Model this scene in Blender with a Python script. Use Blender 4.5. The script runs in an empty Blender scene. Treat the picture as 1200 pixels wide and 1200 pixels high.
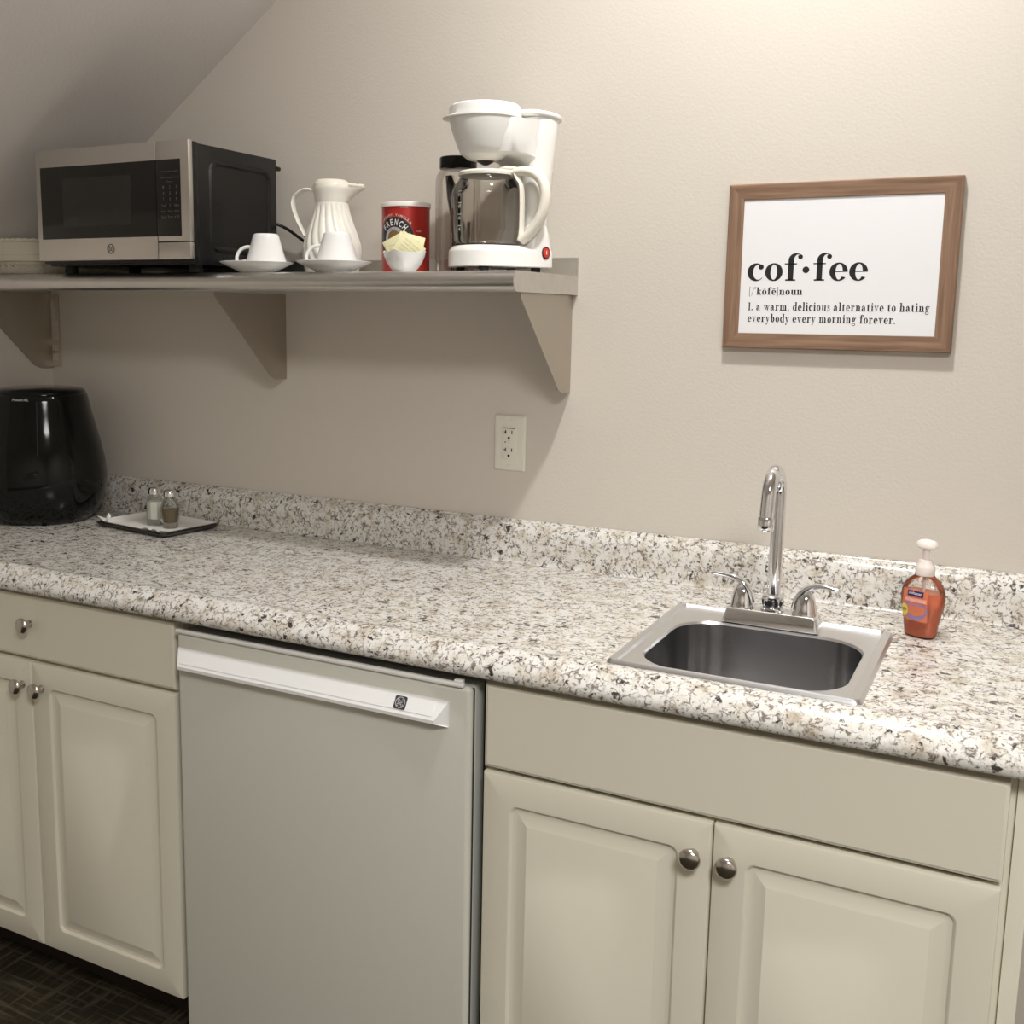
import bpy, bmesh, math, random
from mathutils import Vector, Matrix, Quaternion
random.seed(7)
PI = math.pi
sc = bpy.context.scene
COL = sc.collection

# ------------------------------------------------------------------ camera, light, exposure
cam_d = bpy.data.cameras.new('camera')
cam = bpy.data.objects.new('camera', cam_d); COL.objects.link(cam); sc.camera = cam
YAW, PITCH, ROLL, FOC, PX, PY = -27.7335, -8.6499, 0.7545, 1262.2809, 542.9377, 559.8528
cam.location = (0.7095, -2.0707, 1.4374)
_y, _p, _r = (math.radians(a) for a in (YAW, PITCH, ROLL))
fwd = Vector((math.sin(_y)*math.cos(_p), math.cos(_y)*math.cos(_p), math.sin(_p)))
r0 = Vector((math.cos(_y), -math.sin(_y), 0)); u0 = r0.cross(fwd)
rt = math.cos(_r)*r0 + math.sin(_r)*u0; up = -math.sin(_r)*r0 + math.cos(_r)*u0
cam.rotation_euler = Matrix((rt, up, -fwd)).transposed().to_euler()
cam_d.sensor_width = 36.0; cam_d.lens = FOC/1200*36
cam_d.shift_x = (600-PX)/1200; cam_d.shift_y = (PY-600)/1200
cam_d.clip_start = 0.02

sc.view_settings.view_transform = 'Standard'
sc.view_settings.look = 'None'
sc.view_settings.exposure = 0.10
sc.view_settings.gamma = 1.0
sc.view_settings.use_curve_mapping = False

world = bpy.data.worlds.new('world'); sc.world = world; world.use_nodes = True
world.node_tree.nodes['Background'].inputs[0].default_value = (1.0, 0.93, 0.82, 1)
world.node_tree.nodes['Background'].inputs[1].default_value = 0.02

def lamp(name, loc, power, size, col, spread=170):
    d = bpy.data.lights.new(name, 'AREA'); d.shape = 'DISK'; d.size = size
    d.energy = power; d.color = col; d.spread = math.radians(spread)
    o = bpy.data.objects.new(name, d); COL.objects.link(o); o.location = loc
    return o
LAMPS = [('ceiling_lamp', (0.33, -0.68, 2.735), 14.0, 0.11, (1.0, 0.988, 0.962), 175),
         ('ceiling_lamp', (1.40, -2.60, 2.735), 62.0, 0.80, (1.0, 0.985, 0.958), 160)]
for l in LAMPS: lamp(*l)
gd = bpy.data.lights.new('ceiling_lamp_globe', 'POINT'); gd.energy = 12.5; gd.shadow_soft_size = 0.05; gd.color = (1.0, 0.988, 0.962)
go = bpy.data.objects.new('ceiling_lamp_globe', gd); COL.objects.link(go); go.location = (0.33, -0.68, 2.69)

# ------------------------------------------------------------------ materials
def newmat(name):
    m = bpy.data.materials.new(name); m.use_nodes = True
    nt = m.node_tree; b = nt.nodes['Principled BSDF']
    return m, nt, b
def N(nt, t, **kw):
    n = nt.nodes.new(t)
    for k, v in kw.items(): setattr(n, k, v)
    return n
def mat(name, col, rough=0.5, metal=0.0, bump=0.0, bscale=200.0, spec=0.5, var=0.0, coat=0.0, trans=0.0, stretch=None, ior=1.45, sss=0.0, alpha=1.0):
    m, nt, b = newmat(name)
    b.inputs['Base Color'].default_value = (*col, 1); b.inputs['Roughness'].default_value = rough
    b.inputs['Metallic'].default_value = metal; b.inputs['Specular IOR Level'].default_value = spec
    b.inputs['Coat Weight'].default_value = coat; b.inputs['Coat Roughness'].default_value = 0.05
    b.inputs['Transmission Weight'].default_value = trans; b.inputs['IOR'].default_value = ior
    b.inputs['Alpha'].default_value = alpha
    if sss:
        b.inputs['Subsurface Weight'].default_value = sss; b.inputs['Subsurface Scale'].default_value = 0.004
    tc = N(nt, 'ShaderNodeTexCoord'); mp = N(nt, 'ShaderNodeMapping')
    nt.links.new(tc.outputs['Object'], mp.inputs['Vector'])
    if stretch: mp.inputs['Scale'].default_value = stretch
    no = N(nt, 'ShaderNodeTexNoise'); no.inputs['Scale'].default_value = bscale; no.inputs['Detail'].default_value = 3
    nt.links.new(mp.outputs[0], no.inputs['Vector'])
    if var:
        mx = N(nt, 'ShaderNodeMixRGB'); mx.inputs[1].default_value = (*[c*(1-var) for c in col], 1); mx.inputs[2].default_value = (*[min(1, c*(1+var)) for c in col], 1)
        nt.links.new(no.outputs['Fac'], mx.inputs[0]); nt.links.new(mx.outputs[0], b.inputs['Base Color'])
    if bump:
        bp = N(nt, 'ShaderNodeBump'); bp.inputs['Strength'].default_value = bump; bp.inputs['Distance'].default_value = 0.002
        nt.links.new(no.outputs['Fac'], bp.inputs['Height']); nt.links.new(bp.outputs[0], b.inputs['Normal'])
    return m
def thin_glass(name, tint, rough=0.02, refl=1.0):
    m = bpy.data.materials.new(name); m.use_nodes = True; nt = m.node_tree
    for n in list(nt.nodes): nt.nodes.remove(n)
    out = N(nt, 'ShaderNodeOutputMaterial'); tr = N(nt, 'ShaderNodeBsdfTransparent'); gl = N(nt, 'ShaderNodeBsdfGlossy')
    tr.inputs[0].default_value = (*tint, 1); gl.inputs['Roughness'].default_value = rough
    lw = N(nt, 'ShaderNodeFresnel'); lw.inputs[0].default_value = 1.45
    mu = N(nt, 'ShaderNodeMath', operation='MULTIPLY'); mu.inputs[1].default_value = refl; mu.use_clamp = True
    mx = N(nt, 'ShaderNodeMixShader')
    nt.links.new(lw.outputs[0], mu.inputs[0]); nt.links.new(mu.outputs[0], mx.inputs[0])
    nt.links.new(tr.outputs[0], mx.inputs[1]); nt.links.new(gl.outputs[0], mx.inputs[2]); nt.links.new(mx.outputs[0], out.inputs[0])
    return m
def granite():
    m, nt, b = newmat('speckled_laminate')
    tc = N(nt, 'ShaderNodeTexCoord'); L = nt.links.new
    # distort coordinates
    nd = N(nt, 'ShaderNodeTexNoise'); nd.inputs['Scale'].default_value = 80; nd.inputs['Detail'].default_value = 3
    L(tc.outputs['Object'], nd.inputs['Vector'])
    add = N(nt, 'ShaderNodeVectorMath', operation='MULTIPLY_ADD'); add.inputs[1].default_value = (.016, .016, .016)
    L(nd.outputs['Color'], add.inputs[0]); L(tc.outputs['Object'], add.inputs[2])
    # base: cream with beige and pinkish clouds
    n1 = N(nt, 'ShaderNodeTexNoise'); n1.inputs['Scale'].default_value = 34; n1.inputs['Detail'].default_value = 6; n1.inputs['Roughness'].default_value = .65
    L(tc.outputs['Object'], n1.inputs['Vector'])
    r1 = N(nt, 'ShaderNodeValToRGB'); e = r1.color_ramp.elements
    e[0].position = .33; e[0].color = (.52, .46, .375, 1); e[1].position = .54; e[1].color = (.80, .785, .75, 1)
    x = e.new(.43); x.color = (.70, .66, .59, 1)
    L(n1.outputs['Fac'], r1.inputs[0])
    # veins between crystals
    v = N(nt, 'ShaderNodeTexVoronoi', feature='DISTANCE_TO_EDGE'); v.inputs['Scale'].default_value = 72
    L(add.outputs[0], v.inputs['Vector'])
    rv = N(nt, 'ShaderNodeValToRGB'); e = rv.color_ramp.elements
    e[0].position = .02; e[0].color = (1, 1, 1, 1); e[1].position = .13; e[1].color = (0, 0, 0, 1)
    L(v.outputs['Distance'], rv.inputs[0])
    n2 = N(nt, 'ShaderNodeTexNoise'); n2.inputs['Scale'].default_value = 60; n2.inputs['Detail'].default_value = 4; n2.inputs['Roughness'].default_value = .6
    L(tc.outputs['Object'], n2.inputs['Vector'])
    r2 = N(nt, 'ShaderNodeValToRGB'); e = r2.color_ramp.elements
    e[0].position = .46; e[0].color = (0, 0, 0, 1); e[1].position = .60; e[1].color = (.9, .9, .9, 1)
    L(n2.outputs['Fac'], r2.inputs[0])
    mv = N(nt, 'ShaderNodeMath', operation='MULTIPLY'); L(rv.outputs[0], mv.inputs[0]); L(r2.outputs[0], mv.inputs[1])
    c1 = N(nt, 'ShaderNodeMixRGB'); c1.inputs[2].default_value = (.15, .115, .09, 1)
    L(mv.outputs[0], c1.inputs[0]); L(r1.outputs[0], c1.inputs[1])
    # brown blotches
    n3 = N(nt, 'ShaderNodeTexNoise'); n3.inputs['Scale'].default_value = 150; n3.inputs['Detail'].default_value = 5; n3.inputs['Roughness'].default_value = .6
    L(add.outputs[0], n3.inputs['Vector'])
    r3 = N(nt, 'ShaderNodeValToRGB'); e = r3.color_ramp.elements
    e[0].position = .565; e[0].color = (0, 0, 0, 1); e[1].position = .62; e[1].color = (.88, .85, .85, 1)
    L(n3.outputs['Fac'], r3.inputs[0])
    c2 = N(nt, 'ShaderNodeMixRGB'); c2.inputs[2].default_value = (.13, .10, .085, 1)
    L(r3.outputs[0], c2.inputs[0]); L(c1.outputs[0], c2.inputs[1])
    # near black flecks
    n4 = N(nt, 'ShaderNodeTexNoise'); n4.inputs['Scale'].default_value = 62; n4.inputs['Detail'].default_value = 4; n4.inputs['Roughness'].default_value = .55
    mp4 = N(nt, 'ShaderNodeMapping'); mp4.inputs['Location'].default_value = (3.1, 7.7, 1.3)
    L(add.outputs[0], mp4.inputs[0]); L(mp4.outputs[0], n4.inputs['Vector'])
    r4 = N(nt, 'ShaderNodeValToRGB'); e = r4.color_ramp.elements
    e[0].position = .62; e[0].color = (0, 0, 0, 1); e[1].position = .66; e[1].color = (.95, .95, .95, 1)
    L(n4.outputs['Fac'], r4.inputs[0])
    c3 = N(nt, 'ShaderNodeMixRGB'); c3.inputs[2].default_value = (.035, .028, .026, 1)
    L(r4.outputs[0], c3.inputs[0]); L(c2.outputs[0], c3.inputs[1])
    L(c3.outputs[0], b.inputs['Base Color'])
    b.inputs['Roughness'].default_value = .20; b.inputs['Specular IOR Level'].default_value = .5
    return m
def carpet():
    m, nt, b = newmat('dark_woven_carpet'); L = nt.links.new
    tc = N(nt, 'ShaderNodeTexCoord')
    facs = []
    for sx, sy in ((90, 6), (6, 90)):
        mp = N(nt, 'ShaderNodeMapping'); mp.inputs['Scale'].default_value = (sx, sy, 1); mp.inputs['Rotation'].default_value = (0, 0, 0)
        L(tc.outputs['Object'], mp.inputs[0])
        n = N(nt, 'ShaderNodeTexNoise'); n.inputs['Scale'].default_value = 1.0; n.inputs['Detail'].default_value = 2
        L(mp.outputs[0], n.inputs['Vector'])
        r = N(nt, 'ShaderNodeValToRGB'); r.color_ramp.elements[0].position = .52; r.color_ramp.elements[1].position = .68
        L(n.outputs['Fac'], r.inputs[0]); facs.append(r.outputs[0])
    mxx = N(nt, 'ShaderNodeMath', operation='MAXIMUM'); L(facs[0], mxx.inputs[0]); L(facs[1], mxx.inputs[1])
    big = N(nt, 'ShaderNodeTexNoise'); big.inputs['Scale'].default_value = 9
    L(tc.outputs['Object'], big.inputs['Vector'])
    c0 = N(nt, 'ShaderNodeMixRGB'); c0.inputs[1].default_value = (.036, .024, .015, 1); c0.inputs[2].default_value = (.016, .018, .012, 1)
    L(big.outputs['Fac'], c0.inputs[0])
    c = N(nt, 'ShaderNodeMixRGB'); c.inputs[2].default_value = (.070, .058, .038, 1)
    L(mxx.outputs[0], c.inputs[0]); L(c0.outputs[0], c.inputs[1]); L(c.outputs[0], b.inputs['Base Color'])
    b.inputs['Roughness'].default_value = .95; b.inputs['Specular IOR Level'].default_value = .1
    return m
def wood():
    m, nt, b = newmat('walnut_stained_wood'); L = nt.links.new
    tc = N(nt, 'ShaderNodeTexCoord'); mp = N(nt, 'ShaderNodeMapping'); mp.inputs['Scale'].default_value = (5, 60, 90)
    L(tc.outputs['Object'], mp.inputs[0])
    oi = N(nt, 'ShaderNodeObjectInfo'); L(oi.outputs['Random'], mp.inputs['Location'])
    n = N(nt, 'ShaderNodeTexNoise'); n.inputs['Scale'].default_value = 1.2; n.inputs['Detail'].default_value = 6; n.inputs['Distortion'].default_value = .6
    L(mp.outputs[0], n.inputs['Vector'])
    r = N(nt, 'ShaderNodeValToRGB'); e = r.color_ramp.elements
    e[0].position = .3; e[0].color = (.155, .085, .050, 1); e[1].position = .72; e[1].color = (.34, .21, .135, 1)
    L(n.outputs['Fac'], r.inputs[0]); L(r.outputs[0], b.inputs['Base Color']); b.inputs['Roughness'].default_value = .55
    return m

M = dict(
    wall=mat('beige_wall_paint', (.665, .615, .55), .75, bump=.22, bscale=170, spec=.25),
    ceil=mat('ceiling_paint', (.82, .78, .75), .85, bump=.2, bscale=150, spec=.2),
    cab=mat('cream_thermofoil', (.81, .775, .65), .55, spec=.3),
    fridge=mat('white_fridge_enamel', (.70, .695, .62), .38, bump=.04, bscale=500),
    fridge_gray=mat('fridge_side_gray', (.50, .51, .48), .5),
    gasket=mat('dark_gasket', (.05, .05, .045), .7),
    white_plastic=mat('white_plastic', (.86, .85, .82), .3),
    handle_white=mat('bright_white_plastic', (.90, .90, .90), .28),
    ivory=mat('ivory_plastic', (.88, .855, .78), .28),
    cream_handle=mat('cream_plastic', (.85, .81, .71), .3),
    porcelain=mat('white_porcelain', (.88, .88, .87), .12, coat=.3),
    steel=mat('brushed_steel', (.66, .635, .60), .33, 1.0, bump=.06, bscale=30, stretch=(1, 40, 40)),
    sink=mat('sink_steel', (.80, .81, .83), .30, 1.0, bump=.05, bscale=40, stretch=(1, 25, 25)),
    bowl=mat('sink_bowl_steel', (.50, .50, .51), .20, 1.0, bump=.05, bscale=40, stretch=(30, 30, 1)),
    shelf=mat('galvanised_shelf_steel', (.66, .645, .62), .30, 1.0, bump=.012, bscale=12, var=.10, stretch=(1, 4, 4)),
    bracket=mat('shelf_bracket_steel', (.52, .48, .42), .42, 1.0, var=.05, bscale=12),
    chrome=mat('chrome', (.82, .83, .85), .06, 1.0),
    nickel=mat('satin_nickel', (.55, .52, .48), .22, 1.0),
    black_gloss=mat('black_gloss_plastic', (.006, .0065, .006), .07, spec=.28),
    black=mat('black_metal_casing', (.012, .0115, .011), .27, spec=.35),
    black_glass=mat('black_glass', (.010, .009, .008), .12),
    window=mat('dark_door_window', (.022, .020, .017), .25),
    print_gray=mat('faint_gray_print', (.16, .155, .14), .5),
    print_black=mat('black_ink', (.012, .012, .013), .6),
    print_white=mat('white_ink', (.80, .78, .75), .5),
    paper=mat('white_print_paper', (.86, .86, .88), .6),
    wood=wood(),
    granite=granite(),
    carpet=carpet(),
    red=mat('red_can_print', (.40, .022, .016), .35),
    navy=mat('dark_navy_print', (.022, .016, .022), .4),
    silver=mat('silver_print', (.50, .50, .53), .4),
    brown=mat('brown_print', (.22, .12, .05), .5),
    pinkwhite=mat('white_can_lid', (.80, .74, .71), .4),
    yellow=mat('pale_yellow_paper', (.86, .82, .52), .6),
    packet_print=mat('packet_print', (.50, .48, .33), .6),
    red_switch=mat('red_switch', (.60, .05, .035), .25),
    dark_red=mat('dark_switch_ring', (.06, .01, .01), .35),
    glass=thin_glass('clear_glass', (.91, .895, .87), .02, 1.1),
    jar=thin_glass('clear_jar', (.94, .93, .91), .02, .45),
    plastic_film=thin_glass('clear_plastic_film', (.96, .955, .95), .15, 1.6),
    shaker_glass=thin_glass('shaker_glass', (.95, .97, .955), .03, .6),
    salt=mat('salt', (.80, .78, .72), .8),
    pepper=mat('ground_pepper', (.20, .15, .09), .9, var=.6, bscale=900),
    napkin=mat('paper_napkin', (.88, .87, .83), .8, bump=.1, bscale=300),
    tray=mat('dark_tray', (.03, .026, .022), .35),
    dark_plastic=mat('dark_brown_plastic', (.035, .028, .024), .3),
    soap=mat('orange_soap', (1.0, .30, .15), .08, trans=.12, ior=1.35, spec=.5),
    soap_bottle=thin_glass('clear_bottle', (.96, .93, .91), .05),
    pump=mat('frosted_pump', (.88, .80, .76), .35, sss=.3),
    label=mat('orange_label', (.70, .20, .10), .3),
    purple=mat('lilac_print', (.30, .22, .42), .4),
    navy_pill=mat('navy_print', (.03, .025, .14), .35),
    salmon=mat('salmon_print', (.90, .30, .19), .4),
    label_yellow=mat('yellow_print', (.80, .66, .10), .4),
    kraft=mat('cream_paper_plate', (.74, .69, .58), .7),
    outlet=mat('almond_outlet', (.80, .77, .68), .35),
    dark=mat('dark_recess', (.012, .011, .010), .7),
    badge=mat('charcoal_badge', (.05, .05, .048), .35),
    tape=mat('tape_residue', (.62, .56, .46), .7, var=.2, bscale=60),
    lampwhite=mat('lamp_white', (.8, .8, .78), .5),
)

# ------------------------------------------------------------------ mesh helpers
def finish(me, smooth):
    if smooth:
        me.shade_smooth(); me.set_sharp_from_angle(angle=math.radians(smooth))
def obj(name, bm, m, parent=None, world=False, smooth=35, label=None, kind=None, recalc=True):
    if recalc: bmesh.ops.recalc_face_normals(bm, faces=bm.faces[:])
    if world and parent is not None:
        bmesh.ops.translate(bm, verts=bm.verts[:], vec=-Vector(parent.location))
    me = bpy.data.meshes.new(name); bm.to_mesh(me); bm.free()
    me.materials.append(m); finish(me, smooth)
    o = bpy.data.objects.new(name, me); COL.objects.link(o)
    if parent is not None: o.parent = parent
    if label: o['label'] = label
    if kind: o['kind'] = kind
    return o
def part_of(o, parent):
    """make o (built with same origin as parent's parent) a child of parent"""
    o.parent = parent; return o
def thing(name, loc, label, cat, group=None, rz=0.0):
    o = bpy.data.objects.new(name, None); COL.objects.link(o)
    o.empty_display_size = .05; o.location = loc; o.rotation_euler = (0, 0, rz)
    o['label'] = label; o['category'] = cat
    if group: o['group'] = group
    return o
def B(): return bmesh.new()
def box(bm, x0, x1, y0, y1, z0, z1, r=0.0, seg=2):
    b = bmesh.new(); bmesh.ops.create_cube(b, size=1)
    bmesh.ops.scale(b, vec=(abs(x1-x0), abs(y1-y0), abs(z1-z0)), verts=b.verts)
    bmesh.ops.translate(b, vec=((x0+x1)/2, (y0+y1)/2, (z0+z1)/2), verts=b.verts)
    if r > 0: bmesh.ops.bevel(b, geom=b.edges[:], offset=r, segments=seg, profile=.5, affect='EDGES', clamp_overlap=True)
    merge(bm, b); return bm
def merge(bm, b, mtx=None):
    if mtx is not None: bmesh.ops.transform(b, matrix=mtx, verts=b.verts)
    t = bpy.data.meshes.new('tmp'); b.to_mesh(t); b.free(); bm.from_mesh(t); bpy.data.meshes.remove(t)
def loft(bm, rings, cap0=True, cap1=True, close=True):
    vr = [[bm.verts.new(p) for p in r] for r in rings]
    for a, b in zip(vr, vr[1:]):
        n = len(a)
        for i in range(n if close else n-1):
            j = (i+1) % n
            try: bm.faces.new((a[i], a[j], b[j], b[i]))
            except ValueError: pass
    if cap0: bm.faces.new(vr[0][::-1])
    if cap1: bm.faces.new(vr[-1])
    return bm
def lathe(bm, prof, c=(0, 0, 0), seg=40, fn=None, cap0=True, cap1=True, sx=1, sy=1, zf=None):
    rings = []
    for r, z in prof:
        ring = []
        for k in range(seg):
            a = 2*PI*k/seg; rr = max(r, 1e-5)
            if fn: rr = fn(rr, z, a)
            ring.append((c[0]+rr*math.cos(a)*sx, c[1]+rr*math.sin(a)*sy, c[2]+z+(zf(r, z, a) if zf else 0)))
        rings.append(ring)
    return loft(bm, rings, cap0, cap1)
def tube(bm, pts, rad, seg=12, flat=1.0, upv=None, caps=True):
    """sweep; rad float/list; flat scales the binormal radius (ribbons)"""
    P = [Vector(p) for p in pts]; n = len(P)
    if not hasattr(rad, '__len__'): rad = [rad]*n
    if not hasattr(flat, '__len__'): flat = [flat]*n
    T = [(P[min(i+1, n-1)]-P[max(i-1, 0)]).normalized() for i in range(n)]
    nv = Vector(upv) if upv else (Vector((0, 0, 1)) if abs(T[0].z) < .9 else Vector((1, 0, 0)))
    rings = []
    for i in range(n):
        nv = (nv - T[i]*nv.dot(T[i])).normalized(); bn = T[i].cross(nv)
        rings.append([P[i]+nv*(rad[i]*math.cos(2*PI*k/seg))+bn*(rad[i]*flat[i]*math.sin(2*PI*k/seg)) for k in range(seg)])
    return loft(bm, rings, caps, caps)
def smooth_path(pts, k=6):
    P = [Vector(p) for p in pts]; P = [2*P[0]-P[1]]+P+[2*P[-1]-P[-2]]; out = []
    for i in range(1, len(P)-2):
        for s in range(k):
            t = s/k; a, b, c, d = P[i-1:i+3]
            out.append(.5*((2*b)+(c-a)*t+(2*a-5*b+4*c-d)*t*t+(3*b-a-3*c+d)*t**3))
    out.append(P[-2]); return out
def rrect(u0, u1, v0, v1, r, n=5):
    pts = []
    r = max(min(r, (u1-u0)/2-1e-5, (v1-v0)/2-1e-5), 1e-5)
    for cx, cy, a0 in ((u1-r, v1-r, 0), (u0+r, v1-r, 90), (u0+r, v0+r, 180), (u1-r, v0+r, 270)):
        for k in range(n+1):
            a = math.radians(a0+90*k/n); pts.append((cx+r*math.cos(a), cy+r*math.sin(a)))
    return pts
def prism(bm, poly, f0, f1):
    """poly 2D, f0/f1 map (u,v) to the two end faces"""
    return loft(bm, [[f0(u, v) for u, v in poly], [f1(u, v) for u, v in poly]])
def raised_door(bm, x0, x1, z0, z1, yf, th=.019):
    def ring(i, d, r): return [(u, yf+d, v) for u, v in rrect(x0+i, x1-i, z0+i, z1-i, r)]
    R = [ring(0, th, .001), ring(0, .004, .001), ring(.0012, .0014, .0015), ring(.004, 0, .003),
         ring(.047, 0, .014), ring(.0495, .0015, .013), ring(.0515, .0042, .011), ring(.056, .0052, .0065), ring(.060, .0050, .002),
         ring(.076, .0008, .0008), ring(.0775, 0, .0008)]
    return loft(bm, R)
def slab_front(bm, x0, x1, z0, z1, yf, th=.019):
    def ring(i, d, r): return [(u, yf+d, v) for u, v in rrect(x0+i, x1-i, z0+i, z1-i, r)]
    return loft(bm, [ring(0, th, .001), ring(0, .006, .001), ring(.001, .0025, .0015), ring(.004, .0016, .002), ring(.0055, 0, .002)])
def knob_parts(parent, x, y, z, ploc, label='round satin nickel cabinet knob'):
    """mushroom knob whose axis points out of the door (-y)"""
    def spin(prof):
        b = B(); rings = [[(x+r*math.cos(2*PI*k/28), y-d, z+r*math.sin(2*PI*k/28)) for k in range(28)] for r, d in prof]
        loft(b, rings); bmesh.ops.translate(b, verts=b.verts[:], vec=-Vector(ploc)); return b
    return obj('knob', spin([(.0085, 0), (.0075, .003), (.0055, .007), (.0058, .012), (.011, .015), (.0155, .0175), (.0162, .020), (.0155, .0225), (.012, .0255), (.006, .0272), (.001, .0276)]), M['nickel'], parent, label=label)

# flat lettering -----------------------------------------------------------------
def text_polys(s, size=1.0, shear=0.0, bold=0.0):
    cu = bpy.data.curves.new('txt', 'FONT'); cu.body = s; cu.size = size; cu.shear = shear; cu.offset = bold; cu.resolution_u = 3
    o = bpy.data.objects.new('txt', cu); COL.objects.link(o)
    dg = bpy.context.evaluated_depsgraph_get(); me = bpy.data.meshes.new_from_object(o.evaluated_get(dg))
    V = [(v.co.x, v.co.y) for v in me.vertices]; F = [tuple(p.vertices) for p in me.polygons]
    bpy.data.objects.remove(o); bpy.data.curves.remove(cu); bpy.data.meshes.remove(me)
    return V, F
def flat(bm, V, F, f):
    vs = [bm.verts.new(f(u, v)) for u, v in V]
    for p in F:
        try: bm.faces.new([vs[i] for i in p])
        except ValueError: pass
def ring_polys(cx, cy, ro, ri, n=40, a0=0, a1=360):
    V = []; F = []
    for k in range(n+1):
        a = math.radians(a0+(a1-a0)*k/n); V += [(cx+ro*math.cos(a), cy+ro*math.sin(a)), (cx+ri*math.cos(a), cy+ri*math.sin(a))]
    for k in range(n): F.append((2*k, 2*k+2, 2*k+3, 2*k+1))
    return V, F
def fit_text(bm, s, x0, x1, y0, h, f, shear=0, bold=0):
    V, F = text_polys(s, 1, shear, bold)
    if not V: return
    a = min(v[0] for v in V); b = max(v[0] for v in V); c = max(v[1] for v in V); d = min(v[1] for v in V)
    flat(bm, [(x0+(u-a)/(b-a)*(x1-x0), y0+(v-d)/(c-d)*h) for u, v in V], F, f)

# a small high-contrast serif alphabet, drawn as polygons (x-height 1)
S_, H_ = .31, .08
class Glyph:
    def __init__(s): s.P = []; s.w = 0
    def rect(s, x0, x1, y0, y1): s.P.append([(x0, y0), (x1, y0), (x1, y1), (x0, y1)]); return s
    def poly(s, *p): s.P.append(list(p)); return s
    def ball(s, x, y, r): s.P.append([(x+r*math.cos(2*PI*k/16), y+r*math.sin(2*PI*k/16)) for k in range(16)]); return s
    def ring(s, cx, cy, rx, ry, tl, tr, tv=H_, a0=0, a1=360, tv1=None, n=28):
        tv1 = tv if tv1 is None else tv1
        il, ir = -rx+tl, rx-tr; ic, irx = (il+ir)/2, (ir-il)/2
        pts = []
        for k in range(n+1):
            a = math.radians(a0+(a1-a0)*k/n); iry = ry-(tv if math.sin(a) >= 0 else tv1)
            pts.append(((cx+rx*math.cos(a), cy+ry*math.sin(a)), (cx+ic+irx*math.cos(a), cy+iry*math.sin(a))))
        for p, q in zip(pts, pts[1:]): s.P.append([p[0], q[0], q[1], p[1]])
        return s
    def stem(s, x, y0, y1, foot=True, flag=False, top=False):
        s.rect(x, x+S_, y0, y1)
        if foot: s.rect(x-.13, x+S_+.13, y0, y0+H_)
        if top: s.rect(x-.13, x+S_+.13, y1-H_, y1)
        if flag: s.poly((x-.14, y1-H_), (x, y1-H_-.03), (x, y1), (x-.14, y1-.02))
        return s
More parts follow.
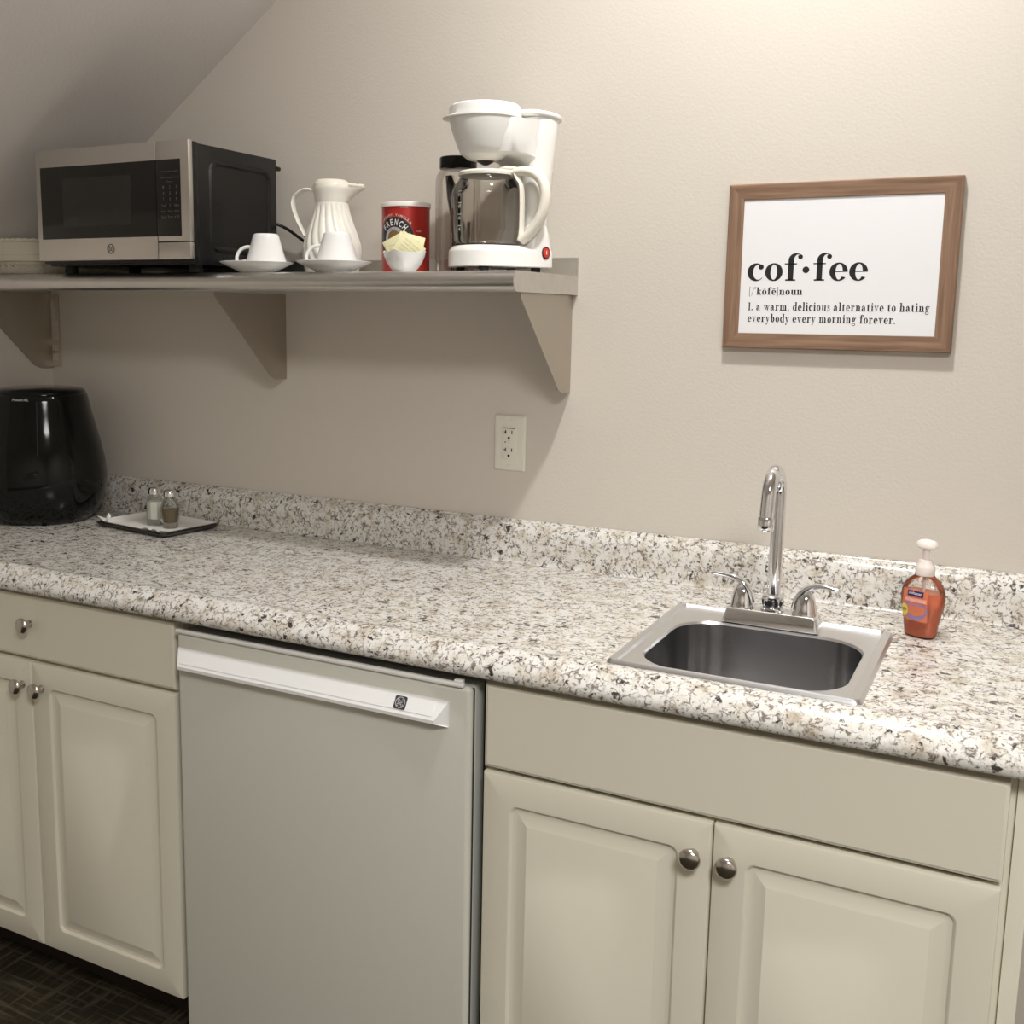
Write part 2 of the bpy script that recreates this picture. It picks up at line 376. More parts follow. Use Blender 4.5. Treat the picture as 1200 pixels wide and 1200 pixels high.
def G(ch):
    g = Glyph(); s = S_
    if ch == 'o': g.ring(.5, .5, .5, .52, s, s); g.w = 1.0
    elif ch == 'c': g.ring(.5, .5, .5, .52, s+.02, .06, H_, 48, 318); g.ball(.78, .80, .15); g.w = .92
    elif ch == 'e': g.ring(.5, .5, .5, .52, s+.02, s-.03, H_, 0, 322); g.rect(.2, .97, .49, .55); g.w = .97
    elif ch == 'f': g.stem(.2, 0, 1.2); g.rect(0, .68, .935, 1.0); g.ring(.62, 1.17, .42, .40, s, .06, .07, 35, 180); g.ball(.86, 1.36, .135); g.w = .80
    elif ch in 'nhm':
        g.stem(.14, 0, 1.55 if ch == 'h' else 1.0, True, True); xx = .14
        for k in range(2 if ch == 'm' else 1):
            g.ring(xx+s+.27, .66, .34, .36, .05, s, .09, 0, 165); g.stem(xx+.61, 0, .67); xx += .61
        g.w = xx+s+.14
    elif ch == 'u': g.rect(.14, .14+s, .3, 1); g.poly((0, .97), (.14, .935), (.14, 1), (0, 1)); g.ring(.48, .34, .34, .36, s, .05, .05, 180, 350, .09); g.rect(.75, .75+s, 0, 1); g.poly((.61, .97), (.75, .935), (.75, 1), (.61, 1)); g.rect(1.0, 1.16, 0, H_); g.w = 1.16
    elif ch == 'r': g.stem(.14, 0, 1.0, True, True); g.ring(.66, .70, .27, .30, .05, .05, .07, 60, 170); g.ball(.76, .86, .14); g.w = .92
    elif ch == 'i': g.stem(.14, 0, 1.0, True, True); g.ball(.275, 1.36, .155); g.w = .56
    elif ch == 'l': g.stem(.14, 0, 1.55, True, True); g.w = .56
    elif ch == '1': g.stem(.18, 0, 1.45, True, True); g.w = .64
    elif ch == 'k':
        g.stem(.14, 0, 1.55, True, True); g.poly((.41, .40), (.80, .96), (.88, .96), (.41, .30)); g.poly((.52, .56), (.66, .76), (1.0, .06), (.72, .06))
        g.rect(.62, 1.12, 0, H_); g.rect(.62, 1.05, 1-H_, 1); g.w = 1.12
    elif ch == 'd': g.stem(.66, 0, 1.55, False, True); g.rect(.9, 1.07, 0, H_); g.ring(.42, .5, .42, .52, s, .06, H_, 20, 340); g.w = 1.07
    elif ch == 'b': g.rect(.14, .14+s, .05, 1.55); g.poly((0, 1.50), (.14, 1.46), (.14, 1.55), (0, 1.53)); g.ring(.58, .5, .44, .52, .06, s, H_, -160, 160); g.w = 1.04
    elif ch == 'a': g.rect(.52, .52+s, .12, .72); g.ring(.44, .66, .35, .36, .06, s, H_, 0, 150); g.ball(.17, .74, .135); g.ring(.36, .27, .36, .30, s, .05, .05, 30, 340); g.ring(.92, .14, .18, .16, .12, .04, .05, 180, 330); g.w = 1.02
    elif ch == 't': g.rect(.16, .16+s, .2, 1.0); g.poly((.16, 1.0), (.43, 1.0), (.43, 1.34), (.38, 1.34), (.30, 1.12)); g.rect(0, .68, .935, 1.0); g.ring(.47, .22, .31, .24, s, .05, .05, 180, 340, .07); g.w = .76
    elif ch == 's':
        g.ring(.38, .745, .30, .275, .14, .05, H_, 60, 250); g.poly((.14, .60), (.40, .42), (.64, .34), (.66, .50), (.30, .68)); g.ring(.37, .26, .33, .28, .05, .16, H_, -160, 60); g.rect(.03, .08, .02, .34); g.rect(.62, .67, .68, .98); g.w = .74
    elif ch in 'vwy':
        xx = 0
        for k in range(2 if ch == 'w' else 1):
            g.poly((xx+.08, 1), (xx+.38, 1), (xx+.60, .28), (xx+.50, 0), (xx+.44, 0)); g.poly((xx+.86, 1), (xx+.94, 1), (xx+.54, 0), (xx+.47, 0)); g.rect(xx-.04, xx+.50, 1-H_, 1); xx += .56
        xx -= .56; g.rect(xx+.70, xx+1.06, 1-H_, 1); g.w = xx+1.04
        if ch == 'y': g.poly((.50, 0), (.57, .05), (.36, -.42), (.28, -.40)); g.ball(.22, -.36, .14)
    elif ch == 'g':
        g.ring(.42, .66, .38, .36, s-.04, s-.04, H_); g.ring(.44, -.20, .44, .26, .12, .12, .1, n=32); g.ring(.30, .18, .24, .20, .10, .04, .05, 90, 270); g.rect(.28, .60, -.02, .10)
        g.poly((.66, .88), (.90, .98), (.94, .90), (.72, .80)); g.ball(.93, .92, .10); g.w = 1.0
    elif ch == '.': g.ball(.2, .12, .155); g.w = .4
    elif ch == ',': g.ball(.2, .12, .15); g.poly((.33, .10), (.28, -.12), (.10, -.28), (.08, -.24), (.2, -.05)); g.w = .4
    elif ch == '\u00b7': g.ball(.3, .62, .19); g.w = .6
    elif ch == '[': g.rect(.1, .2, -.35, 1.6); g.rect(.1, .38, 1.54, 1.6); g.rect(.1, .38, -.35, -.29); g.w = .42
    elif ch == ']': g.rect(.2, .3, -.35, 1.6); g.rect(.02, .3, 1.54, 1.6); g.rect(.02, .3, -.35, -.29); g.w = .42
    elif ch == '/': g.poly((0, -.2), (.08, -.2), (.62, 1.55), (.54, 1.55)); g.w = .55
    elif ch == "'": g.poly((.06, 1.1), (.12, 1.1), (.22, 1.6), (0, 1.6)); g.w = .26
    elif ch == '\u00f4': g = G('o'); g.poly((.2, 1.15), (.5, 1.52), (.8, 1.15), (.7, 1.15), (.5, 1.38), (.3, 1.15))
    elif ch == '\u0113': g = G('e'); g.rect(.2, .8, 1.2, 1.32)
    elif ch == ' ': g.w = .42
    return g
def serif_line(bm, s, x0, x1, base, xh, f, track=.16):
    x = 0; out = []
    for ch in s:
        g = G(ch); out.append((x, g)); x += g.w+track
    tot = x-track; k = (x1-x0)/tot
    for gx, g in out:
        for p in g.P:
            vs = [bm.verts.new(f(x0+(gx+u)*k, base+v*xh)) for u, v in p]
            try: bm.faces.new(vs)
            except ValueError: pass

# monogram emblem: ring with script letters and curls around, in a local (u,v) plane of unit radius
def emblem(bm, f, r):
    def g(u, v): return f(u*r, v*r)
    for V, F in (ring_polys(0, 0, 1.0, .86), ):
        flat(bm, V, F, g)
    for a in (45, 135, 225, 315):
        c = (math.cos(math.radians(a))*.62, math.sin(math.radians(a))*.62)
        V, F = ring_polys(c[0], c[1], .22, .12, 16, a-150, a+120); flat(bm, V, F, g)
    fit_text(bm, 'G', -.52, .06, -.36, .74, g, .35, .02)
    fit_text(bm, 'E', -.02, .52, -.38, .74, g, .35, .02)

# ------------------------------------------------------------------ room shell
LW, TOP, KNEE = -1.64, 2.75, 1.593
SL = .703
XR, YF = 2.8, -4.4
xflat = LW+(TOP-KNEE)/SL
bm = B(); prism(bm, [(LW-.1, 0), (XR, 0), (XR, TOP+.05), (xflat, TOP+.05), (LW-.1, KNEE-.02)], lambda u, v: (u, 0, v), lambda u, v: (u, .1, v))
obj('wall_back', bm, M['wall'], kind='structure', smooth=0)
bm = B(); box(bm, LW-.1, LW, YF, 0, 0, KNEE+.005); obj('wall_left', bm, M['wall'], kind='structure', smooth=0)
bm = B(); box(bm, XR, XR+.1, YF, .1, 0, TOP); obj('wall_right', bm, M['wall'], kind='structure', smooth=0)
bm = B(); box(bm, LW-.1, XR+.1, YF-.1, YF, 0, TOP); obj('wall_front', bm, M['wall'], kind='structure', smooth=0)
bm = B(); prism(bm, [(LW-.1, KNEE-.0703), (LW, KNEE), (xflat, TOP), (XR, TOP), (XR, TOP+.1), (xflat-.05, TOP+.1), (LW-.1, KNEE+.08)], lambda u, v: (u, 0, v), lambda u, v: (u, YF, v))
obj('ceiling', bm, M['ceil'], kind='structure', smooth=0)
bm = B(); box(bm, LW-.1, XR+.1, YF-.1, .1, -.05, 0); obj('floor', bm, M['carpet'], kind='structure', smooth=0)
# recessed lamp housings around the two ceiling lamps
for i, (n, loc, *_r2) in enumerate(LAMPS):
    R0 = .075 if i == 0 else .42
    bm = B(); lathe(bm, [(R0+.02, 2.748), (R0+.02, 2.744), (R0, 2.742), (R0-.006, 2.747)], (loc[0], loc[1], 0), 32, cap0=False, cap1=False)
    obj('trim_%d' % (i+1), bm, M['lampwhite'], kind='structure')
    for l in [o for o in COL.objects if o.type == 'LIGHT']:
        if (l.location-Vector(loc)).length < .01: l.location.z = 2.738

# ------------------------------------------------------------------ countertop
Z0 = .914
HX0, HX1, HY0, HY1 = .19, .52, -.553, -.20      # sink cut-out
ct = thing('countertop', (LW, 0, .875), 'long speckled white, beige and black laminate countertop along the back wall', 'countertop')
def counter():
    bm = B(); xs = [LW+.001, HX0, HX1, .7575]
    prof = [(-.001, Z0), (HY1, Z0), (HY0, Z0), (-.566, Z0), (-.574, Z0+.0012), (-.582, Z0+.0042), (-.588, Z0+.0062), (-.595, Z0+.0066), (-.602, Z0+.0054), (-.611, Z0+.0022),
            (-.619, Z0-.0032), (-.626, Z0-.0100), (-.6315, Z0-.0170), (-.6350, Z0-.0225), (-.635, Z0-.031), (-.632, Z0-.036), (-.626, Z0-.039), (-.60, Z0-.039), (-.001, Z0-.039)]
    V = [[bm.verts.new((x, y, z)) for y, z in prof] for x in xs]; n = len(prof)
    for i in range(3):
        for j in range(n):
            k = (j+1) % n
            if i == 1 and (j == 1 or j == n-2): continue
            bm.faces.new((V[i][j], V[i][k], V[i+1][k], V[i+1][j]))
    bm.faces.new(V[0]); bm.faces.new(V[3][::-1])
    return bm
obj('worktop', counter(), M['granite'], ct, world=True, smooth=40)
bs = [(-.001, Z0+.0005), (-.038, Z0+.0005), (-.0335, Z0+.0015), (-.0312, Z0+.0045), (-.0305, Z0+.010), (-.0305, Z0+.048)]
for k in range(1, 10): a_ = PI/2*k/9; bs.append((-.0065-.024*math.cos(a_), Z0+.048+.0375*math.sin(a_)))
bs += [(-.0055, Z0+.0862), (-.0042, Z0+.0885), (-.0012, Z0+.0892)]
bm = B(); prism(bm, bs, lambda u, v: (LW+.001, u, v), lambda u, v: (.7575, u, v))
obj('backsplash', bm, M['granite'], ct, world=True, smooth=40)

# ------------------------------------------------------------------ base cabinets
YD = -.615
def carcass(bm, x0, x1, y0=-.594):
    box(bm, x0, x1, y0, -.01, .10, .874)
sk = thing('sink_cabinet', (.36, -.3, 0), 'cream double-door base cabinet under the sink, with two round knobs', 'cabinet')
bm = B()
box(bm, -.012, .006, -.594, -.01, .10, .874); box(bm, .717, .735, -.594, -.01, .10, .874); box(bm, .006, .717, -.594, -.01, .10, .118)
box(bm, .006, .717, -.022, -.01, .118, .874); box(bm, .006, .717, -.594, -.576, .80, .874); box(bm, .006, .717, -.594, -.576, .118, .15); box(bm, .340, .374, -.594, -.576, .15, .80)
tk = B(); box(tk, -.010, .733, -.524, -.02, .001, .0995); obj('toe_kick', tk, M['dark_plastic'], sk, world=True, label='dark recessed toe kick')
obj('body', bm, M['cab'], sk, world=True, smooth=0)
bm = B(); slab_front(bm, -.0125, .7275, .727, .864, YD); obj('false_front', bm, M['cab'], sk, world=True)
for x0, x1, kx in ((-.0132, .3543, .3293), (.3573, .7267, .3821)):
    bm = B(); raised_door(bm, x0, x1, .105, .7187, YD); d = obj('door', bm, M['cab'], sk, world=True, smooth=25)
    knob_parts(d, kx, YD, .6665, sk.location)
bm = B(); box(bm, .7355, .757, -.600, -.05, .001, .873, .001); obj('filler_strip', bm, M['cab'], sk, world=True)
lc = thing('base_cabinet', (-1.04, -.3, 0), 'cream base cabinet at the left with one drawer over two knobbed doors', 'cabinet')
DZ = .005
tk = B(); box(tk, -1.435, -.6545, -.524, -.02, .001, .0995); obj('toe_kick', tk, M['dark_plastic'], lc, world=True, label='dark recessed toe kick')
bm = B(); carcass(bm, -1.437, -.6525); box(bm, LW+.002, -1.4375, -.594, -.02, .001, .873); obj('body', bm, M['cab'], lc, world=True, smooth=0)
bm = B(); slab_front(bm, -1.4255, -.6565, .7305+DZ, .866, YD); d = obj('drawer', bm, M['cab'], lc, world=True)
knob_parts(d, -1.0400, YD, .808, lc.location)
for x0, x1, kx in ((-1.4262, -1.0445, -1.0700), (-1.0412, -.6588, -1.0147)):
    bm = B(); raised_door(bm, x0, x1, .105, .7215+DZ, YD); d = obj('door', bm, M['cab'], lc, world=True, smooth=25)
    knob_parts(d, kx, YD, .6755, lc.location)

# ------------------------------------------------------------------ fridge
fr = thing('mini_fridge', (-.334, -.3, 0), 'white undercounter mini fridge with a slanted bar handle between the cabinets', 'fridge')
bm = B(); box(bm, -.634, -.0165, -.568, -.05, .03, .852, .004); 
for sx in (-.60, -.06):
    for sy in (-.52, -.10): lathe(bm, [(.018, .0005), (.018, .031)], (sx, sy, 0), 12)
obj('body', bm, M['fridge_gray'], fr, world=True)
bm = B(); box(bm, -.6330, -.0335, -.6125, -.5675, .06, .850); obj('gasket', bm, M['gasket'], fr, world=True, smooth=0)
bm = B(); box(bm, -.6350, -.0312, -.6075, -.5760, .052, .855, .003); obj('door_liner', bm, M['fridge_gray'], fr, world=True, label='gray inner liner behind the door panel')
bm = B(); box(bm, -.6365, -.0305, -.630, -.6120, .05, .8565, .0088, 5); obj('door', bm, M['fridge'], fr, world=True, smooth=40)
bm = B(); box(bm, -.6355, -.0420, -.6340, -.6240, .8555, .8632, .0026, 3); box(bm, -.062, -.048, -.626, -.615, .8560, .8655, .001)
obj('top_cap', bm, M['white_plastic'], fr, world=True)
# wedge handle: slanted face with angled end cheeks
hy = -.630
def hsec(xb, xf):
    return [(xb, hy+.0005, .8285), (xb, hy-.0015, .8285), (xf, hy-.0195, .7995), (xf, hy-.0195, .7940), (xb, hy-.003, .7865), (xb, hy+.0005, .7865)]
bm = B(); loft(bm, [hsec(-.6310, -.6180), hsec(-.0680, -.0850)])
hd = obj('handle', bm, M['handle_white'], fr, world=True, smooth=0)
A0 = Vector((0, hy-.0015, .8285)); A1 = Vector((0, hy-.0195, .7995)); VV = (A0-A1); VV.normalize(); NN = Vector((0, VV.z*-1, VV.y)); NN = NN if NN.y < 0 else -NN
def hplane(off): return lambda u, v: tuple(Vector((u, 0, 0))+A1+VV*v+NN*off)
bm = B(); q = rrect(-.6160, -.0900, .0060, .0300, .002); prism(bm, q, hplane(.0001), hplane(.0008)); obj('handle_insert', bm, M['handle_white'], hd, label='raised strip on the handle face').location = (0, 0, 0)
bpy.data.objects[hd.children[0].name].data.transform(Matrix.Translation(-Vector(fr.location)))
bm = B(); prism(bm, rrect(-.1625, -.1405, .0070, .0285, .003), hplane(.0009), hplane(.0018)); b = obj('badge', bm, M['badge'], hd, label='square charcoal badge with a ringed monogram'); b.data.transform(Matrix.Translation(-Vector(fr.location)))
bm = B(); emblem(bm, lambda u, v: hplane(.0021)(u-.15150, v+.01775), .0092); b = obj('emblem', bm, M['silver'], hd, label='silver ringed monogram', recalc=False, smooth=0); b.data.transform(Matrix.Translation(-Vector(fr.location)))

# ------------------------------------------------------------------ sink
snk = thing('sink', (.353, -.3765, Z0), 'small stainless steel drop-in bar sink set in the countertop', 'sink')
SX0, SX1, SY0, SY1 = .1668, .5390, -.567, -.186
bm = B()
def sring(x0, x1, y0, y1, r, z): return [(u, v, z) for u, v in rrect(x0, x1, y0, y1, r, 8)]
BX0, BX1, BY0, BY1 = .2035, .5075, -.546, -.263
R = [sring(SX0, SX1, SY0, SY1, .012, Z0+.0004), sring(SX0+.001, SX1-.001, SY0+.001, SY1-.001, .012, Z0+.0028), sring(SX0+.004, SX1-.004, SY0+.004, SY1-.004, .010, Z0+.0062),
     sring(SX0+.0155, SX1-.0155, SY0+.0065, SY1-.0065, .006, Z0+.0068), sring(SX0+.0175, SX1-.0175, SY0+.010, SY1-.010, .005, Z0+.0026),
     sring(BX0-.006, BX1+.006, BY0-.006, BY1+.006, .076, Z0+.0024), sring(BX0-.002, BX1+.002, BY0-.002, BY1+.002, .072, Z0+.0012), sring(BX0, BX1, BY0, BY1, .070, Z0-.003)]
loft(bm, R, False, False); obj('rim', bm, M['sink'], snk, world=True, smooth=30)
bm = B()
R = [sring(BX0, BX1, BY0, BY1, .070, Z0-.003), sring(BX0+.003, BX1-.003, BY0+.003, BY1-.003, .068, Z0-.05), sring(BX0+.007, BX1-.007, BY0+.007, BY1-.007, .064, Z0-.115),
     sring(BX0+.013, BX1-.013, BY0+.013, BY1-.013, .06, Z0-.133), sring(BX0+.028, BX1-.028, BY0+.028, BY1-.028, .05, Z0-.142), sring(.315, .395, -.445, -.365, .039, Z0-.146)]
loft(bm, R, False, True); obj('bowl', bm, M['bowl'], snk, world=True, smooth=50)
bm = B(); lathe(bm, [(.040, -.1455), (.040, -.1435), (.030, -.1435), (.027, -.148), (.001, -.148)], (.355, -.405, Z0), 28); obj('drain', bm, M['chrome'], snk, world=True)

# ------------------------------------------------------------------ faucet
FX, FY, FZ = .3470, -.232, Z0+.0028
fa = thing('faucet', (FX, FY, FZ), 'chrome gooseneck faucet with two lever handles behind the sink bowl', 'faucet')
bm = B()
def fring(hx, hy2, z, r=.006): return [(u, v, z) for u, v in rrect(-hx, hx, -hy2, hy2, r)]
loft(bm, [fring(.0810, .031, 0), fring(.0810, .031, .002), fring(.0745, .0245, .0235, .004), fring(.0725, .0225, .0255, .004)]); obj('deck_plate', bm, M['chrome'], fa, smooth=30)
bm = B(); lathe(bm, [(.0205, .0250), (.0205, .0275), (.0165, .0285), (.0175, .033), (.0175, .045), (.0185, .046), (.0185, .049), (.0160, .052), (.0125, .054)], (-.001, 0, 0), 32); cl = obj('collar', bm, M['chrome'], fa, smooth=30)
bm = B()
for k in range(12):
    a = 2*PI*k/12; c = Vector((-.001+.0176*math.cos(a), .0176*math.sin(a), .039)); t = Vector((-math.sin(a), math.cos(a), 0)); nrm = Vector((math.cos(a), math.sin(a), 0))
    pts = [(c+t*(.0032*math.cos(2*PI*j/12))+Vector((0, 0, .0045*math.sin(2*PI*j/12)))) for j in range(12)]
    loft(bm, [[p-nrm*.001 for p in pts], [p+nrm*.0003 for p in pts]])
obj('collar_slots', bm, M['dark'], cl, label='dark oval slots round the collar')
path = [(-.001, 0, .050), (-.0005, 0, .12), (0, 0, .19), (0, 0, .226)]
for k in range(1, 12):
    a = PI*k/12*1.02; path.append((-.002*k/12, -.040+.040*math.cos(a), .226+.044*math.sin(a)))
path += [(-.0025, -.0810, .214), (-.003, -.0822, .196)]
bm = B(); tube(bm, smooth_path(path, 4), .0116, 18, upv=(1, 0, 0)); obj('spout', bm, M['chrome'], fa, smooth=60)
bm = B(); tube(bm, [(-.003, -.0818, .199), (-.003, -.0819, .1985), (-.0032, -.0826, .180), (-.0032, -.0827, .178)], [.0120, .0134, .0134, .0122], 24, upv=(1, 0, 0)); obj('aerator', bm, M['chrome'], fa, smooth=40)
for s in (-1, 1):
    cx = s*.0525
    bm = B(); lathe(bm, [(.0215, .0245), (.0215, .027), (.0200, .030), (.0185, .040), (.0155, .053), (.0105, .063), (.003, .068)], (cx, 0, 0), 24)
    pl = [(cx-s*.013, .000, .035), (cx-s*.010, -.001, .050), (cx-s*.002, -.002, .064), (cx+s*.012, -.002, .0735), (cx+s*.028, -.003, .0770), (cx+s*.044, -.004, .0785 if s < 0 else .0745), (cx+s*.052, -.004, .0790 if s < 0 else .0735)]
    sp = smooth_path(pl, 4); n = len(sp)
    tube(bm, sp, [.0085-.0042*min(1, i/(n*.65)) for i in range(n)], 14, flat=[1.6+.6*i/n for i in range(n)], upv=(0, 0, 1))
    obj('lever_handle', bm, M['chrome'], fa, smooth=60)

# ------------------------------------------------------------------ soap bottle
sp_ = thing('soap_bottle', (.5775, -.170, Z0+.0006), 'clear pump bottle of orange liquid soap standing right of the sink', 'soap', rz=math.radians(-24))
KS = 1.07
def bprof(scale=1.0, zmax=1e9):
    pr = [(.0215, .0135, .000), (.0240, .0160, .003), (.0250, .0170, .010), (.0262, .0178, .022), (.0295, .0195, .037), (.0328, .0208, .052), (.0338, .0212, .063), (.0325, .0206, .074), (.0285, .0190, .084), (.0225, .0160, .091), (.0150, .0135, .0965), (.0125, .0125, .100)]
    return [(a*KS*scale, b*KS*scale, z*KS) for a, b, z in pr]
def bell(pr, e=2.4):
    R = []
    for a, b, z in pr:
        R.append([(a*math.copysign(abs(math.cos(t))**(2/e), math.cos(t)), b*math.copysign(abs(math.sin(t))**(2/e), math.sin(t)), z) for t in [2*PI*k/40 for k in range(40)]])
    return R
bm = B(); loft(bm, bell(bprof())); obj('bottle', bm, M['soap_bottle'], sp_, smooth=60)
pr = [p for p in bprof(.965) if p[2] < .068*KS]; pr[0] = (pr[0][0], pr[0][1], .002); pr.append((.0318*KS, .0200*KS, .0715*KS))
bm = B(); loft(bm, bell(pr)); obj('liquid', bm, M['soap'], sp_, smooth=60, label='orange liquid soap')
pm = B(); lathe(pm, [(.0150, .098*KS), (.0155, .099*KS), (.0155, .110*KS), (.0145, .113*KS), (.0125, .116*KS), (.0110, .122*KS), (.0062, .123*KS), (.0058, .142*KS)], seg=28)
lathe(pm, [(.0060, .1395*KS), (.0140, .1405*KS), (.0178, .1425*KS), (.0182, .1450*KS), (.0160, .1495*KS), (.0110, .1525*KS), (.005, .1540*KS), (.001, .1541*KS)], seg=28, sx=1.0, sy=.8)
tube(pm, [(0, 0, .146*KS), (0, .012, .146*KS), (0, .024, .144*KS), (0, .026, .141*KS)], [.006, .006, .005, .0045], 12)
obj('pump', pm, M['pump'], sp_, smooth=40, label='frosted white pump head')
bm = B(); tube(bm, [(0, 0, .004), (0, 0, .098*KS)], .0028, 10); obj('dip_tube', bm, M['pump'], sp_)
def bot_at(u, z, off):       # point on the bottle's front at lateral u, height z
    pr = bprof(); 
    for p, q in zip(pr, pr[1:]):
        if p[2] <= z <= q[2] or q is pr[-1]:
            t = max(0, min(1, (z-p[2])/max(1e-6, q[2]-p[2]))); a = p[0]+(q[0]-p[0])*t; b = p[1]+(q[1]-p[1])*t; break
    u = max(-a*.97, min(a*.97, u)); c = (1-abs(u/a)**2.4)**(1/2.4)
    return (u, -b*c-off, z)
def patch(m, name, u0, u1, z0, z1, off, shape='rect', nu=12, nz=10):
    bm = B(); g = []
    for j in range(nz+1):
        row = []
        for i in range(nu+1):
            s, t = 2*i/nu-1, 2*j/nz-1
            if shape == 'disc': s, t = s*math.sqrt(1-t*t/2), t*math.sqrt(1-s*s/2)
            row.append(bm.verts.new(bot_at((u0+u1)/2+s*(u1-u0)/2, (z0+z1)/2+t*(z1-z0)/2, off)))
        g.append(row)
    for j in range(nz):
        for i in range(nu): bm.faces.new((g[j][i], g[j][i+1], g[j+1][i+1], g[j+1][i]))
    return obj(name, bm, m, lab if name != 'label' else sp_, recalc=False)
lab = patch(M['label'], 'label', -.0245, .0195, .029, .0815, .0006)
lab['label'] = 'printed orange front label'
patch(M['purple'], 'label_print', -.0225, .0190, .0310, .0640, .0009, 'disc')
patch(M['label'], 'label_print', -.0170, .0165, .0380, .0605, .0011, 'disc')
patch(M['salmon'], 'label_print', -.0190, .0185, .0610, .0685, .0012)
patch(M['purple'], 'label_print', -.0130, .0185, .0555, .0575, .0013)
patch(M['navy_pill'], 'label_pill', -.0150, .0125, .0710, .0805, .0012)
patch(M['label_yellow'], 'label_spot', -.0275, -.0130, .0345, .0560, .0014, 'disc')
bm = B(); fit_text(bm, 'Softsoap', -.0130, .0105, .0730, .0060, lambda u, v: bot_at(u, v, .0017), .1, .01); obj('lettering', bm, M['print_white'], lab, recalc=False, smooth=0)
bm = B(); fit_text(bm, 'ANTIBACTERIAL', -.0180, .0172, .0625, .0045, lambda u, v: bot_at(u, v, .0017)); obj('lettering', bm, M['print_white'], lab, recalc=False, smooth=0)
bm = B(); fit_text(bm, 'NEW', -.0250, -.0155, .0430, .0055, lambda u, v: bot_at(u, v, .0018)); obj('lettering', bm, M['print_black'], lab, recalc=False, smooth=0)

# ------------------------------------------------------------------ framed print
FX0, FX1, FZ0, FZ1 = .1815, .5800, 1.3805, 1.6810
pf = thing('framed_print', ((FX0+FX1)/2, -.001, FZ0), 'wood-framed white coffee definition sign hanging on the wall', 'sign')
W, Hh, RW = FX1-FX0, FZ1-FZ0, .0285
def rail(L, w=RW, d=.016):
    bm = B(); h = L/2
    def sec(x0, x1): return x0, x1
    # cross-section runs from outer edge (v=0) to inner edge (v=w); mitred ends
    S = [(0, -.001), (0, -d+.002), (.002, -d), (w-.001, -d+.0012), (w, -d+.0025), (w, -.001)]
    rings = [[(-h+v, y, v) for v, y in S], [(h-v, y, v) for v, y in S]]
    return loft(bm, rings)
cx, cz = W/2-W/2, Hh/2
for ang, L, off in ((0, W, Hh/2), (PI, W, Hh/2), (PI/2, Hh, W/2), (-PI/2, Hh, W/2)):
    o = obj('frame_rail', rail(L), M['wood'], pf, smooth=0); o.rotation_euler = (0, ang, 0)
    d = Matrix.Rotation(ang, 3, 'Y') @ Vector((0, 0, -off)); o.location = (d.x, 0, cz+d.z)
bm = B(); box(bm, -W/2+.022, W/2-.022, -.0120, -.002, .022, Hh-.022); pp = obj('print', bm, M['paper'], pf, smooth=0, label='white printed sheet')
ln = [("cof\u00b7fee", .2218, .4337, 1.5054, .0315, .10), ("[/'k\u00f4f\u0113]noun", .2264, .3235, 1.4799, .0088, .16),
      ("1. a warm, delicious alternative to hating", .2263, .5403, 1.4510, .0100, .26), ("everybody every morning forever.", .2264, .4862, 1.4296, .0100, .24)]
for i, (s, x0, x1, zb, xh, tr) in enumerate(ln):
    S_, H_ = (.31, .08) if i == 0 else (.34, .12)
    bm = B(); serif_line(bm, s, x0-(FX0+FX1)/2, x1-(FX0+FX1)/2, zb-FZ0, xh, lambda u, v: (u, -.0123-(.00001*i), v), tr)
    obj('lettering', bm, M['print_black'], pp, smooth=0, recalc=False)

# ------------------------------------------------------------------ wall outlet
ot = thing('wall_outlet', (-.2665, -.0005, 1.166), 'almond electrical outlet plate on the wall under the shelf end', 'outlet')
bm = B(); W2, H2 = .0365, .0590
loft(bm, [[(u, d, v) for u, v in rrect(-W2+i, W2-i, -H2+i, H2-i, .004)] for i, d in ((0, 0), (0, -.002), (.002, -.0045), (.006, -.0058))]); obj('cover_plate', bm, M['outlet'], ot, smooth=30)
bm = B(); box(bm, -.0168, .0168, -.0080, -.005, -.0335, .0335, .001); rc = obj('receptacle', bm, M['outlet'], ot)
bm = B()
for zc in (.019, -.019):
    box(bm, -.0085, -.0065, -.0083, -.007, zc+.001, zc+.009); box(bm, -.0115, -.0066, -.0083, -.007, zc+.0040, zc+.006)
    box(bm, .0060, .0080, -.0083, -.007, zc+.001, zc+.0085)
    loft(bm, [[(.0028*math.cos(2*PI*k/14), d, zc-.0075+.0028*math.sin(2*PI*k/14)) for k in range(14)] for d in (-.007, -.0083)])
box(bm, -.0145, .0145, -.0083, -.007, .0315, .0328)
box(bm, -.0095, -.0070, -.0083, -.007, .001, .0035)
obj('slots', bm, M['dark'], rc, label='dark plug slots and ground holes', smooth=0)
for zc in (.0035, -.0035):
    bm = B(); box(bm, -.005, .006, -.0092, -.0078, zc-.0022, zc+.0022, .0006); obj('test_button', bm, M['outlet'], rc)
for zc in (.048, -.048):
    bm = B(); loft(bm, [[(r*math.cos(2*PI*k/14), d, zc+r*math.sin(2*PI*k/14)) for k in range(14)] for r, d in ((.003, -.005), (.003, -.0066), (.001, -.0072))]); obj('screw', bm, M['outlet'], ot)

